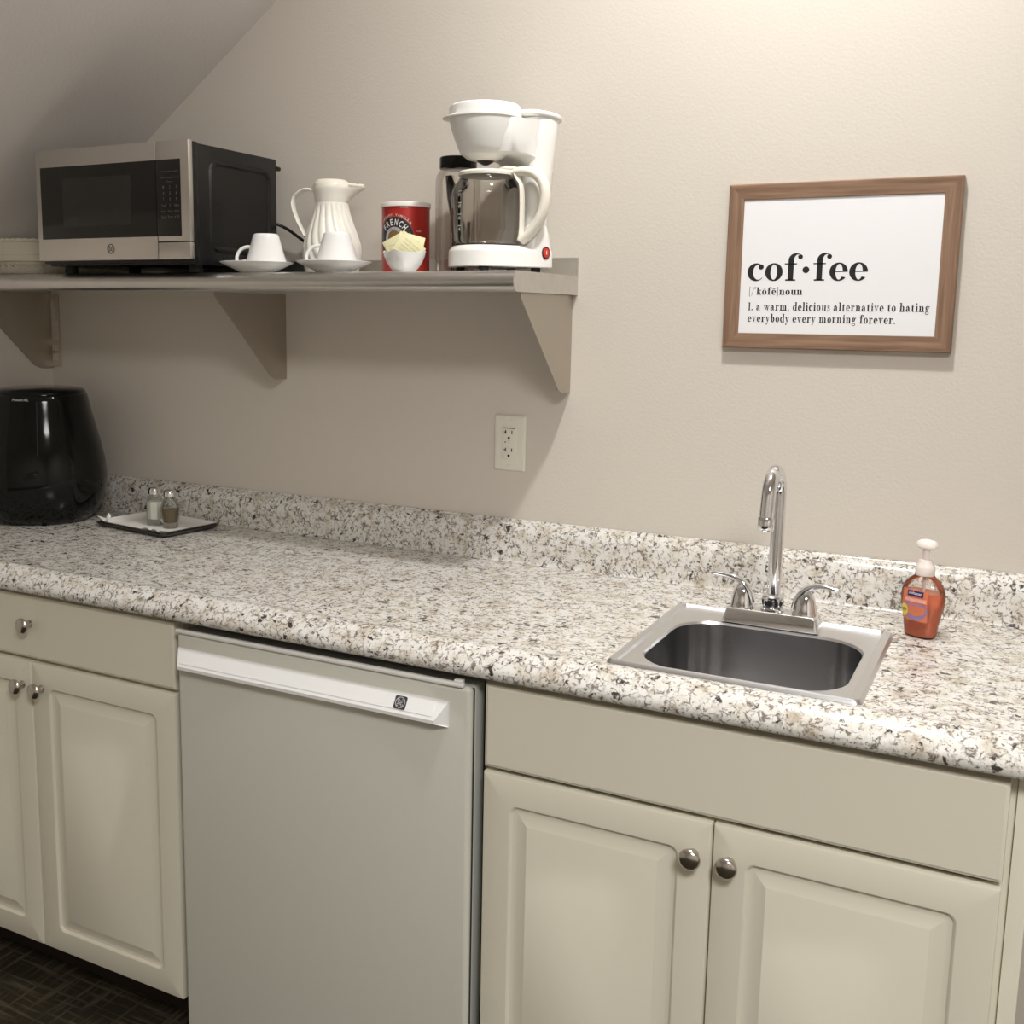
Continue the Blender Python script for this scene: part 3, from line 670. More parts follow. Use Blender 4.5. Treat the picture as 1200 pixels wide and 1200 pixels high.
# ------------------------------------------------------------------ steel wall shelf
SZ = 1.516; SXL, SXR = LW+.002, -.1225
sh = thing('wall_shelf', (-.88, 0, 1.478), 'long stainless steel shelf on three triangular brackets across the wall', 'shelf')
prof = [(-.0010, SZ), (-.0010, SZ+.036), (-.0025, SZ+.037), (-.0045, SZ+.036), (-.0060, SZ+.004), (-.0090, SZ)]
yc, zc, rr_ = -.2880, SZ-.019, .019
for k in range(0, 13): a = PI/2+PI*k/12; prof.append((yc+rr_*math.cos(a), zc+rr_*math.sin(a)))
prof += [(-.272, SZ-.038), (-.272, SZ-.0365), (yc, SZ-.0365)]
for k in range(12, -1, -1): a = PI/2+PI*k/12; prof.append((yc+(rr_-.0015)*math.cos(a), zc+(rr_-.0015)*math.sin(a)))
prof += [(-.0015, SZ-.0015)]
bm = B(); prism(bm, prof, lambda u, v: (SXL, u, v), lambda u, v: (SXR-.0015, u, v)); obj('deck', bm, M['shelf'], sh, world=True, smooth=40)
for xe in (SXL, SXR-.0015):
    q = [(-.001, SZ-.038), (-.001, SZ-.0005)]
    for k in range(0, 13): a = PI/2+PI*k/12; q.append((yc+rr_*math.cos(a), zc+rr_*math.sin(a)))
    bm = B(); prism(bm, q, lambda u, v: (xe+.0001, u, v), lambda u, v: (xe+.0016, u, v)); obj('end_cap', bm, M['shelf'], sh, world=True, smooth=0)
bm = B(); prism(bm, [(-.001, SZ), (-.001, SZ+.0365), (-.0055, SZ+.0365), (-.0065, SZ)], lambda u, v: (SXR-.002, u, v), lambda u, v: (SXR+.0005, u, v)); obj('end_cap', bm, M['shelf'], sh, world=True, smooth=0)
def bracket(x, side):
    bm = B(); q = [(-.001, SZ-.0385), (-.252, SZ-.0385), (-.252, SZ-.046), (-.062, 1.2885), (-.040, 1.2800), (-.001, 1.2800)]
    prism(bm, q, lambda u, v: (x, u, v), lambda u, v: (x+.0018, u, v))
    x2 = x+.0018 if side > 0 else x
    box(bm, min(x2, x2+side*.030), max(x2, x2+side*.030), -.0028, -.001, 1.283, SZ-.040)
    if side > 0: box(bm, x2, x2+.006, -.252, -.0028, SZ-.040, SZ-.0385)
    return bm
obj('bracket', bracket(-.1345, -1), M['bracket'], sh, world=True, smooth=0)
obj('bracket', bracket(-.8575, -1), M['bracket'], sh, world=True, smooth=0)
lb = obj('bracket', bracket(-1.6360, 1), M['bracket'], sh, world=True, smooth=0, label='bracket with bolt holes in its wall flange')
def on_lb(bm): bmesh.ops.translate(bm, verts=bm.verts[:], vec=-Vector(sh.location)); return bm
bm = B()
for dx in (.010, .021):
    loft(bm, [[(-1.6360+dx+.0035*math.cos(2*PI*k/14), d, 1.322+.0035*math.sin(2*PI*k/14)) for k in range(14)] for d in (-.0025, -.0034)])
obj('bolt_hole', on_lb(bm), M['dark'], lb, label='two dark bolt holes')
bm = B()
loft(bm, [[(-1.6340+d, -.080+r*math.cos(2*PI*k/16), 1.440+r*math.sin(2*PI*k/16)) for k in range(16)] for r, d in ((.006, 0), (.006, .003), (.002, .0036))])
obj('rivet', on_lb(bm), M['bracket'], lb)
bm = B()
for z0, z1, w in ((1.30, 1.312, .020), (1.312, 1.340, .024), (1.356, 1.408, .025), (1.408, 1.440, .018), (1.440, 1.458, .012)):
    box(bm, -1.6335, -1.6335+w, -.0034, -.0029, z0, z1)
obj('tape_residue', on_lb(bm), M['tape'], lb, label='pale tape residue on the flange', smooth=0)

# ------------------------------------------------------------------ microwave
MX0, MX1, MY0, MY1, MZ0, MZ1 = -1.2800, -.8390, -.341, -.050, 1.5416, 1.7800
mw = thing('microwave', ((MX0+MX1)/2, (MY0+MY1)/2, SZ+.001), 'stainless and black countertop microwave at the left of the shelf', 'microwave')
bm = B(); box(bm, MX0+.004, MX1-.001, MY0+.026, MY1, MZ0-.010, MZ1-.004, .003)
# embossed side panel (right) with a rounded raised border
def side(i, d, r): return [(MX1-.001+d, u, v) for u, v in rrect(MY0+.062+i, MY1-.022-i, MZ0+.016+i, MZ1-.030-i, r)]
loft(bm, [side(0, -.0005, .026), side(.004, .0040, .023), side(.009, .0040, .019), side(.013, .0004, .016)], False, True)
obj('casing', bm, M['black'], mw, world=True, smooth=35)
bm = B(); box(bm, MX0+.002, MX1, MY0+.012, MY0+.030, MZ0-.006, MZ1-.002, .002); obj('bezel', bm, M['black'], mw, world=True)
XS = -.9262
bm = B(); box(bm, MX0, XS-.0006, MY0, MY0+.014, MZ0, MZ1, .0022); dr = obj('door', bm, M['steel'], mw, world=True)
bm = B(); box(bm, XS+.0006, MX1, MY0, MY0+.014, 1.5775, MZ1, .0022); cp = obj('control_panel', bm, M['steel'], mw, world=True)
bm = B(); box(bm, XS+.0006, MX1, MY0, MY0+.014, MZ0, 1.5762, .0022); obj('door_button', bm, M['steel'], mw, world=True)
def to(o, p):                       # shift a world-space mesh into its thing's frame
    o.data.transform(Matrix.Translation(-Vector(p.location))); return o
bm = B(); box(bm, -1.2648, XS-.0006, MY0-.0012, MY0+.002, 1.5885, 1.7425, .0006); to(obj('door_glass', bm, M['black_glass'], dr), mw)
bm = B(); box(bm, -1.1975, -.9970, MY0-.0017, MY0, 1.6140, 1.7165, .0003); to(obj('door_window', bm, M['window'], dr, label='dark see-through mesh window'), mw)
bm = B(); box(bm, XS+.0006, -.8605, MY0-.0012, MY0+.002, 1.5885, 1.7425, .0006); to(obj('keypad', bm, M['black_glass'], cp), mw)
bm = B(); fm = lambda u, v: (u, MY0-.0016, v)
rows = [(1.7165, ['MIN', 'SEC', 'SET'], .0028), (1.7040, ['Popcorn', 'Potato', 'Beverage'], .0035), (1.6965, ['', 'Reheat', ''], .003), (1.6840, '123', .006), (1.6720, '456', .006), (1.6600, '789', .006),
        (1.6480, ['Cook', '0', 'Defrost'], .005), (1.6375, ['Power', 'Timer', 'Clock'], .003), (1.6240, ['Cancel', 'Start', '+30'], .006)]
for z, it, h in rows:
    for i, s in enumerate(it):
        if not s: continue
        w = .0030 if len(s) == 1 else .0135
        xc = -.9060+.0175*i; fit_text(bm, s, xc-w/2, xc+w/2, z, h, fm)
to(obj('keypad_print', bm, M['print_gray'], cp, recalc=False, smooth=0, label='faint gray keypad printing'), mw)
bm = B(); emblem(bm, lambda u, v: (u-1.0604, MY0-.0004, v+1.5650), .0105); to(obj('emblem', bm, M['badge'], dr, recalc=False, smooth=0, label='dark round monogram emblem'), mw)
for fx in (MX0+.04, MX1-.035):
    for fy in (MY0+.055, MY1-.04):
        bm = B(); lathe(bm, [(.013, 0), (.015, .002), (.014, MZ0-.009-SZ)], (fx, fy, SZ+.0005), 16); obj('foot', bm, M['dark'], mw, world=True)
bm = B(); tube(bm, smooth_path([(MX1-.02, MY1-.002, 1.640), (MX1+.010, -.030, 1.625), (MX1+.060, -.022, 1.592), (MX1+.115, -.020, 1.560), (MX1+.150, -.022, 1.533), (MX1+.185, -.026, 1.5215), (MX1+.25, -.024, 1.5205)]), .0036, 10)
obj('power_cord', bm, M['black'], mw, world=True, smooth=60)
bm = B(); tube(bm, [(MX1-.006, MY1-.001, 1.757), (MX1-.006, MY1+.016, 1.757)], [.006, .005], 12); obj('spacer_foot', bm, M['black'], mw, world=True)

# ------------------------------------------------------------------ paper plates and dish by the microwave
PLX, PLY = -1.4680, -.155
for k in range(2):
    p = thing('paper_plate', (PLX, PLY, SZ+.0008+.0052*k), ['lower', 'upper'][k]+' of two nested fluted paper plates left of the microwave', 'plate', 'fluted paper plates')
    bm = B()
    lathe(bm, [(.001, .0004), (.116, .0004), (.122, .0030), (.132, .0150), (.1365, .0178), (.1370, .0188), (.1320, .0170), (.121, .0044), (.115, .0018), (.001, .0018)], (0, 0, 0), 276,
          lambda r, z, a: r*(1+(.014*math.cos(46*a) if r > .12 else 0)), zf=lambda r, z, a: .0026*math.cos(46*a) if r > .125 else 0)
    obj('plate', bm, M['kraft'], p, smooth=70)
di = thing('baking_dish', (PLX, PLY, SZ+.0082), 'cream dish with a crimped rim standing in the paper plates left of the microwave', 'dish')
bm = B(); lathe(bm, [(.001, 0), (.108, 0), (.112, .004), (.1155, .022), (.1195, .0235), (.1195, .0375), (.1165, .0395), (.1170, .056), (.1190, .068)], (0, 0, 0), 72); obj('body', bm, M['kraft'], di, smooth=30)
bm = B(); lathe(bm, [(.1185, .067), (.1225, .0690), (.1245, .0725), (.1220, .0755), (.112, .074), (.110, .066), (.105, .012), (.001, .010)], (0, 0, 0), 230, lambda r, z, a: r*(1+(.009*math.cos(46*a) if r > .118 else 0)), cap0=False, zf=lambda r, z, a: .0012*math.cos(46*a) if r > .118 else 0); obj('rim', bm, M['kraft'], di, smooth=70)

# ------------------------------------------------------------------ cups and saucers
def make_saucer(loc, label):
    s = thing('saucer', loc, label, 'saucer', 'white saucers under upturned cups')
    bm = B(); lathe(bm, [(.001, .0010), (.026, .0010), (.028, 0), (.036, 0), (.040, .0035), (.058, .0115), (.0755, .0202), (.0768, .0215), (.0755, .0222), (.056, .0140), (.036, .0085), (.001, .0080)], seg=56); obj('dish', bm, M['porcelain'], s, smooth=50)
    return s
def make_cup(loc, label, rz):
    c = thing('cup', loc, label, 'cup', 'upturned white cups', rz)
    bm = B(); lathe(bm, [(.0425, 0), (.0432, .0008), (.0425, .004), (.0365, .022), (.0300, .046), (.0275, .055), (.0255, .0595), (.0225, .0612), (.0215, .0600), (.001, .0600)], seg=48, cap0=False)
    lathe(bm, [(.0425, 0), (.0410, .0006), (.0345, .022), (.0280, .046), (.022, .054), (.001, .055)], seg=48, cap0=False); obj('body', bm, M['porcelain'], c, smooth=45)
    bm = B(); tube(bm, smooth_path([(-.031, 0, .0345), (-.042, 0, .0340), (-.053, 0, .0285), (-.0605, 0, .0165), (-.0610, 0, .0060), (-.055, 0, .0035), (-.040, 0, .0060)], 5), [.0050]*31, 12, flat=.75, upv=(0, 1, 0)); obj('handle', bm, M['porcelain'], c, smooth=60)
    return c
HA = math.radians(27)
for (sx, sy), (cx_, cy_), w in (((-.7450, -.245), (-.7215, -.243), 'next to the microwave'), ((-.5578, -.235), (-.5500, -.235), 'in front of the carafe')):
    make_saucer((sx, sy, SZ+.0005), 'white saucer on the steel shelf '+w)
    make_cup((cx_, cy_, SZ+.0131+.0055), 'white cup turned upside down on a saucer '+w, HA)

# ------------------------------------------------------------------ thermal carafe
th = thing('thermal_carafe', (-.6514, -.105, SZ+.0005), 'ivory plastic thermal carafe with swirled flutes behind an upturned cup', 'carafe')
th.scale = (1, 1, .960)
def flute(r, z, a):
    if z < .012 or z > .156: return r
    e = min(1, (z-.012)/.02, (.156-z)/.012); t_ = (.156-z)/.14; tw = a-.62*t_**1.7
    return r*(1-.085*e*(1-abs(math.sin(9*tw))**.6))
zs = [(0, .054), (.004, .057), (.012, .059), (.030, .0625), (.050, .0640), (.065, .0628), (.080, .0590), (.095, .0540), (.108, .0490), (.120, .0445), (.135, .0398), (.150, .0365), (.158, .0350)]
fine = []
for (z0, ra), (z1, rb) in zip(zs, zs[1:]):
    for k in range(3): fine.append((ra+(rb-ra)*k/3, z0+(z1-z0)*k/3))
fine.append((.0350, .158))
bm = B(); lathe(bm, fine, seg=160, fn=flute); obj('body', bm, M['ivory'], th, smooth=70)
SPA = math.radians(18)               # spout azimuth
def beak(r, z, a):
    d = (a-SPA+PI) % (2*PI)-PI; t = max(0, (z-.160)/.030)
    return r*(1+.75*t*max(0, math.cos(d))**14)
bm = B(); lathe(bm, [(.0345, .157), (.0355, .160), (.0370, .170), (.0395, .180), (.0425, .1885), (.0425, .1905), (.038, .1900), (.001, .189)], seg=72, fn=beak); obj('collar', bm, M['ivory'], th, smooth=50)
bm = B(); lathe(bm, [(.0395, .1895), (.0400, .191), (.0385, .198), (.0350, .2045), (.0300, .2080), (.001, .2085)], seg=48); obj('lid', bm, M['cream_handle'], th, smooth=45)
cd, sd = math.cos(SPA), math.sin(SPA)
bm = B(); tube(bm, [(.030*cd, .030*sd, .199), (.045*cd, .045*sd, .1975), (.060*cd, .060*sd, .1950), (.061*cd, .061*sd, .1945), (.070*cd, .070*sd, .1935), (.071*cd, .071*sd, .1935)], [.0045, .004, .0038, .0055, .0055, .004], 12, flat=2.0); obj('thumb_lever', bm, M['cream_handle'], th, smooth=50)
hp = [(-.038, .184), (-.052, .1885), (-.064, .187), (-.075, .180), (-.0835, .172), (-.0870, .158), (-.0845, .142), (-.0775, .122), (-.0690, .104), (-.0605, .086)]
sp = smooth_path([(u*cd, u*sd, z) for u, z in hp], 4); n = len(sp)
bm = B(); tube(bm, sp, .0036, 12, flat=[2.6+1.2*math.sin(PI*i/n) for i in range(n)], upv=(cd, sd, .01)); obj('handle', bm, M['ivory'], th, smooth=60)

# ------------------------------------------------------------------ coffee can
CR = .0490
cn = thing('coffee_can', (-.4516, -.130, SZ+.0005), 'red printed coffee can with a white lid behind the packet bowl', 'can')
bm = B(); lathe(bm, [(CR-.001, 0), (CR+.0008, .0005), (CR+.0008, .0025), (CR, .004), (CR, .133), (CR-.001, .134)], seg=56); cb = obj('body', bm, M['red'], cn, smooth=40)
bm = B(); lathe(bm, [(CR+.0005, .1325), (CR+.0024, .1328), (CR+.0026, .1400), (CR+.0012, .1418), (CR-.002, .1420), (CR-.004, .1402), (.001, .1400)], seg=56); obj('lid', bm, M['pinkwhite'], cn, smooth=40, label='white plastic lid')
A0c = math.radians(2)
def wrap(off, u0=0, v0=.0705):
    def f(u, v):
        a = A0c+(u+u0)/CR; return ((CR+off)*math.sin(a), -(CR+off)*math.cos(a), v+v0)
    return f
def disc(ro, ri, m, off, name='label_print', a0=0, a1=360):
    bm = B()
    nr = 6
    for k in range(nr):
        V, F = ring_polys(0, 0, ro+(ri-ro)*k/nr, ro+(ri-ro)*(k+1)/nr, 64, a0, a1); flat(bm, V, F, wrap(off))
    return obj(name, bm, m, cb, recalc=False, smooth=0)
disc(.0420, .0410, M['brown'], .0003); disc(.0410, .0215, M['navy'], .0003); disc(.0215, .0150, M['silver'], .0004); disc(.0150, .0005, M['brown'], .0004)
def arc_text(bm, s, R, h, a0, a1, f, bold=0.0):
    n = len(s)
    for i, ch in enumerate(s):
        if ch == ' ': continue
        a = math.radians(a0+(a1-a0)*(i+.5)/n); wd = abs(math.radians(a1-a0))*R/n*.80
        V, F = text_polys(ch, 1, 0, bold); x0 = min(v[0] for v in V); x1 = max(v[0] for v in V); y0 = min(v[1] for v in V); y1 = max(v[1] for v in V)
        if ch in 'I': wd *= .35
        Q = []
        for u, v in V:
            uu = ((u-x0)/(x1-x0)-.5)*wd; vv = R+(v-y0)/(y1-y0)*h
            Q.append((math.sin(-a+PI/2)*vv+math.cos(-a+PI/2)*uu, math.cos(-a+PI/2)*vv-math.sin(-a+PI/2)*uu))
        flat(bm, Q, F, f)
bm = B(); arc_text(bm, 'FRENCH', .0245, .0125, 148, 32, wrap(.0007), .02); obj('lettering', bm, M['print_white'], cb, recalc=False, smooth=0)
bm = B(); arc_text(bm, 'CREAMY VANILLA', .0430, .0045, 135, 38, wrap(.0007)); fit_text(bm, 'INSTANT COFFEE', .013, .029, .0585, .0032, wrap(.0007))
for st, v0 in ((.046, .012), (.036, -.004), (.044, -.018)): fit_text(bm, 'CAFE', st, st+.011, v0, .003, wrap(.0007))
obj('lettering', bm, M['pinkwhite'], cb, recalc=False, smooth=0)
bm = B(); arc_text(bm, 'CAFE STYLE', .0165, .0035, 140, 40, wrap(.0007)); obj('lettering', bm, M['navy'], cb, recalc=False, smooth=0)
bm = B()
for (u, v) in ((.0325, .0075), (.0335, .0275)):
    P = [(u+(.0026 if k % 2 == 0 else .0011)*math.sin(PI*k/5), v+(.0026 if k % 2 == 0 else .0011)*math.cos(PI*k/5)) for k in range(10)]
    flat(bm, P+[(u, v)], [(k, (k+1) % 10, 10) for k in range(10)], wrap(.0007))
obj('label_star', bm, M['print_white'], cb, recalc=False, smooth=0)

# ------------------------------------------------------------------ bowl with sweetener packets
bw = thing('packet_bowl', (-.3885, -.240, SZ+.0005), 'small white pinched bowl holding pale yellow sweetener packets', 'bowl', rz=math.radians(-15))
def bring(r, z, peak):
    out = []
    for k in range(64):
        a = 2*PI*k/64; c4 = abs(math.cos(2*a)); e = 2.0+1.3*min(1, z/.04)
        q = r/((abs(math.cos(a))**e+abs(math.sin(a))**e)**(1/e)); lift = peak*(1-c4)**2
        out.append((q*math.cos(a+PI/4+.35), q*math.sin(a+PI/4+.35), z+lift))
    return out
bm = B(); loft(bm, [bring(.019, 0, 0), bring(.0215, .001, 0), bring(.0275, .008, .0005), bring(.0335, .018, .001), bring(.0370, .029, .003), bring(.0385, .0365, .005), bring(.0368, .0368, .005), bring(.0352, .029, .003), bring(.0315, .018, .001), bring(.0255, .009, .0005), bring(.002, .006, 0)])
obj('bowl', bm, M['porcelain'], bw, smooth=60)
pk = [(-.016, .004, .050, -28, -10, 8, 'leftmost'), (.006, .012, .052, 14, 12, -4, 'rear middle'), (.014, -.006, .044, 38, 20, 6, 'rightmost printed'), (-.004, -.012, .042, -8, 0, 12, 'frontmost')]
for i, (dx, dy, dz, roll, yawd, tilt, w) in enumerate(pk):
    p = bpy.data.objects.new('sweetener_packet', None); COL.objects.link(p); p.location = Vector((-.3885+dx, -.240+dy, SZ+dz))
    p.rotation_euler = (math.radians(tilt), math.radians(roll), math.radians(yawd+25))
    p['label'] = w+' pale yellow sweetener packet standing in the white bowl'; p['category'] = 'packet'; p['group'] = 'sweetener packets'
    bm = B(); R = []
    for j in range(7):
        z = -.021+.042*j/6; t = .0006+.0022*math.sin(PI*j/6); R.append([(u, v, z) for u, v in rrect(-.0255, .0255, -t, t, .0005, 2)])
    loft(bm, R); pb = obj('envelope', bm, M['yellow'], p, smooth=50)
    bm = B()
    for k in range(4): fit_text(bm, 'SWEET '*2, -.018, .016, -.012+.007*k, .0028, lambda u, v: (u, -.0034, v))
    obj('packet_print', bm, M['packet_print'], pb, recalc=False, smooth=0)

# ------------------------------------------------------------------ jar of wrapped cutlery
jr = thing('cutlery_jar', (-.3500, -.095, SZ+.0005), 'clear jar with a black lid behind the coffee maker', 'jar')
bm = B(); lathe(bm, [(.001, 0), (.040, 0), (.0445, .003), (.0455, .010), (.0455, .185), (.0435, .196), (.037, .206), (.0345, .209), (.0345, .214)], seg=44, cap1=False); obj('jar', bm, M['jar'], jr, smooth=60)
bm = B(); lathe(bm, [(.0365, .2085), (.0375, .209), (.0378, .229), (.0365, .2315), (.001, .2318)], seg=44, fn=lambda r, z, a: r*(1+.006*math.cos(44*a)) if r > .037 else r); obj('lid', bm, M['black_gloss'], jr, smooth=50)
for i, (ang, off, top, w) in enumerate([(5.6, 3.5, .198, 'leaning across to the left'), (.5, -.2, .105, 'short at the right'), (4.6, .4, .125, 'nearest the front'), (5.6, -.2, .112, 'short at the front right')]):
    a0 = Vector((.020*math.cos(ang), .020*math.sin(ang), .008)); a1 = Vector((.024*math.cos(ang+off), .024*math.sin(ang+off), top))
    c = thing('cutlery', tuple(jr.location), 'dark plastic utensil '+w+' inside the black-lidded jar', 'cutlery', 'wrapped utensils in the jar')
    bm = B(); tube(bm, [a0.lerp(a1, k/10) for k in range(11)], [.0028, .0030, .0030, .0032, .0032, .0034, .0040, .0080, .0105, .0095, .004], 10, flat=[.6, .6, .6, .6, .6, .6, .5, .28, .22, .22, .3], upv=(-math.sin(ang), math.cos(ang), 0)); obj('utensil', bm, M['dark_plastic'], c, smooth=50)
    bm = B(); tube(bm, [a0.lerp(a1, k/6) for k in range(7)], [.008, .009, .009, .010, .0115, .0120, .010], 8, flat=.45, upv=(-math.sin(ang), math.cos(ang), 0)); obj('wrapper', bm, M['plastic_film'], c, smooth=50)

# ------------------------------------------------------------------ coffee maker
CMX, CMY, CMR = -.2370, -.190, math.radians(-33)
cm = thing('coffee_maker', (CMX, CMY, SZ+.0005), 'white drip coffee maker with a red switch at the right end of the shelf', 'coffee maker', rz=CMR)
def stad(r, yb, z, inset=0, hw=None):
    r = r-inset; pts = []; hw = r if hw is None else hw-inset
    for k in range(25): a = PI+PI*k/24; pts.append((hw*math.cos(a), r*math.sin(a), z))
    for k in range(7): a = PI/2*k/6; pts.append((hw-.018+.018*math.cos(a), yb-inset-.018+.018*math.sin(a), z))
    for k in range(7): a = PI/2+PI/2*k/6; pts.append((-hw+.018+.018*math.cos(a), yb-inset-.018+.018*math.sin(a), z))
    return pts
bm = B(); loft(bm, [stad(.0700, .112, .0100), stad(.0715, .1135, .0110), stad(.0715, .1135, .0360), stad(.0705, .1125, .0410), stad(.0640, .106, .0480), stad(.0620, .104, .0490)]); 
def tw(x, y0, y1, z, r=.022): return [(u, v, z) for u, v in rrect(-x, x, y0, y1, r, 6)]
loft(bm, [tw(.0715, .048, .1135, .012), tw(.0712, .050, .1130, .040), tw(.0690, .056, .1080, .070), tw(.0670, .060, .1040, .086), tw(.0650, .062, .1020, .0895)])
obj('base', bm, M['white_plastic'], cm, smooth=35)
bm = B(); lathe(bm, [(.058, .0485), (.058, .0505), (.001, .0505)], seg=40); obj('hotplate', bm, M['dark'], cm)
for a in range(4):
    bm = B(); lathe(bm, [(.009, 0), (.009, .0105)], (.045*(-1 if a % 2 else 1), (-.03 if a < 2 else .085), 0), 12); obj('foot', bm, M['dark'], cm)
bm = B(); loft(bm, [tw(.0640, .060, .1050, .080, .022), tw(.0645, .060, .1090, .12, .024), tw(.0660, .060, .1170, .18, .028), tw(.0675, .060, .1250, .24, .032), tw(.0690, .060, .1310, .284, .035), tw(.0685, .061, .1305, .287, .034)])
# head: arch carrying the basket
hd_ = []
for z, y0 in ((.1950, .0630), (.2050, .0570), (.2120, .0440), (.2150, .0260), (.2165, .0040), (.2200, -.012), (.2450, -.020), (.2780, -.022), (.2800, -.018)):
    hd_.append(tw(.0590+.009*(z-.205)/.08, y0, .105, z, .045))
loft(bm, hd_)
obj('tower', bm, M['white_plastic'], cm, smooth=45)
bm = B(); loft(bm, [[(x, y, z-.10*(y-.05)) for x, y, z in r] for r in (tw(.0700, .050, .1340, .2900, .038), tw(.0725, .048, .1375, .2920, .04), tw(.0730, .048, .1380, .2960, .04), tw(.0700, .050, .1350, .3000, .038), tw(.060, .060, .125, .3015, .03))]); obj('reservoir_lid', bm, M['white_plastic'], cm, smooth=45)
bm = B(); lathe(bm, [(.001, .2065), (.020, .2065), (.033, .2095), (.0400, .2150), (.0445, .2175), (.0510, .2300), (.0580, .2480), (.0640, .2650), (.0672, .2800), (.0674, .2815)], (0, -.006, 0), 56); obj('brew_basket', bm, M['white_plastic'], cm, smooth=40)
def lip(r, z, a):
    d = (a+PI/2+.5+PI) % (2*PI)-PI; return r*(1+(.15*max(0, math.cos(d))**7 if z < .286 else 0))
bm = B(); lathe(bm, [(.0665, .2810), (.0695, .2814), (.0700, .2835), (.0690, .2865), (.0684, .2960), (.0670, .3030), (.062, .3070), (.001, .3085)], (0, -.006, 0), 72, lip); obj('basket_lid', bm, M['white_plastic'], cm, smooth=40)
bm = B(); lathe(bm, [(.001, .1985), (.006, .1995), (.013, .2035), (.018, .2070)], (0, -.004, 0), 20); obj('drip_valve', bm, M['dark_plastic'], cm)
bm = B()
sxx = .0712
loft(bm, [[(sxx+d, .090+r*.85*math.cos(2*PI*k/28), .037+r*1.15*math.sin(2*PI*k/28)) for k in range(28)] for r, d in ((.0105, -.002), (.0105, .0015), (.0095, .0022), (.0080, .0012))]); sw = obj('switch_ring', bm, M['dark_red'], cm)
bm = B()
loft(bm, [[(sxx+d, .090+r*.85*math.cos(2*PI*k/28), .037+r*1.15*math.sin(2*PI*k/28)) for k in range(28)] for r, d in ((.0080, 0), (.0080, .0022), (.0060, .0032))]); obj('switch_button', bm, M['red_switch'], sw, label='red rocker button')
bm = B(); box(bm, sxx+.0031, sxx+.0036, .0893, .0907, .034, .041); obj('switch_mark', bm, M['pinkwhite'], sw)

# glass carafe on the hotplate
gc = thing('coffee_carafe', (CMX, CMY, SZ+.0515), 'glass coffee carafe with a cream handle on the coffee maker hotplate', 'carafe')
bm = B(); lathe(bm, [(.001, 0), (.055, 0), (.0620, .002), (.0655, .008), (.0645, .016), (.0660, .024), (.0668, .060), (.0668, .092), (.0650, .102), (.0600, .112), (.0540, .119), (.0520, .124), (.0525, .131)], seg=56, cap1=False); obj('glass', bm, M['glass'], gc, smooth=70)
HZ = math.radians(3); hc, hs = math.cos(HZ), math.sin(HZ)
bm = B(); lathe(bm, [(.0525, .1275), (.0540, .1280), (.0545, .1330), (.0520, .1360), (.045, .1375), (.001, .1380)], seg=48)
tube(bm, [(.020*hc, .020*hs, .1375), (.040*hc, .040*hs, .1410), (.058*hc, .058*hs, .1390)], [.006, .0055, .005], 12, flat=2.0); obj('lid', bm, M['cream_handle'], gc, smooth=45)
hp = [(.050, .1315), (.066, .1345), (.086, .1330), (.104, .1245), (.1155, .1085), (.1190, .0880), (.1155, .0640), (.1050, .0400), (.0890, .0200), (.0740, .0080), (.0720, .0060)]
sp = smooth_path([(u*hc, u*hs, z) for u, z in hp], 4); n = len(sp)
bm = B(); tube(bm, sp, [.0080+.0020*math.sin(PI*i/n) for i in range(n)], 16, flat=1.35, upv=(0, 0, 1))
sp2 = smooth_path([(u*hc, u*hs, z) for u, z in [(.0575, .1320), (.0630, .1210), (.0705, .1080), (.0725, .0800), (.0725, .0450), (.0715, .0200), (.0690, .0080)]], 4)
tube(bm, sp2, .0042, 12, flat=2.5, upv=(hc, hs, 0)); obj('handle', bm, M['cream_handle'], gc, smooth=50)
bm = B()
fa_ = math.radians(-90+14)
def gwrap(u, v): a = fa_+u/.0672; return (.0674*math.cos(a), .0674*math.sin(a), v)
for k, s in enumerate(('4', '6', '8', '10')):
    z = .032+.021*k; flat(bm, [(-.046, z), (-.036, z), (-.036, z+.0014), (-.046, z+.0014)], [(0, 1, 2, 3)], gwrap); fit_text(bm, s, -.045, -.039, z-.0085, .006, gwrap)
obj('measuring_marks', bm, M['print_white'], gc, recalc=False, smooth=0, label='white cup marks printed on the glass')

# ------------------------------------------------------------------ air fryer
AX, AY = -1.4740, -.1920
af = thing('air_fryer', (AX, AY, Z0+.0006), 'glossy black rounded air fryer on the left end of the countertop', 'air fryer')
def egg(r, z, n=72):
    out = []
    for k in range(n):
        a = 2*PI*k/n; e = 2.35; q = r/((abs(math.cos(a))**e+abs(math.sin(a))**e)**(1/e)); out.append((q*math.cos(a+.65), q*math.sin(a+.65), z))
    return out
zs = [(0, .108), (.004, .116), (.020, .130), (.050, .1440), (.085, .1520), (.115, .1530), (.150, .1490), (.190, .1410), (.230, .1310), (.270, .1210), (.300, .1150), (.312, .1120), (.3165, .1090)]
bm = B(); loft(bm, [egg(r, z) for z, r in zs]); bd = obj('body', bm, M['black_gloss'], af, smooth=60)
bm = B(); loft(bm, [egg(.1085, .3160), egg(.1075, .3215), egg(.100, .3265), egg(.070, .3300), egg(.03, .3310)]); obj('lid', bm, M['black_gloss'], af, smooth=50)
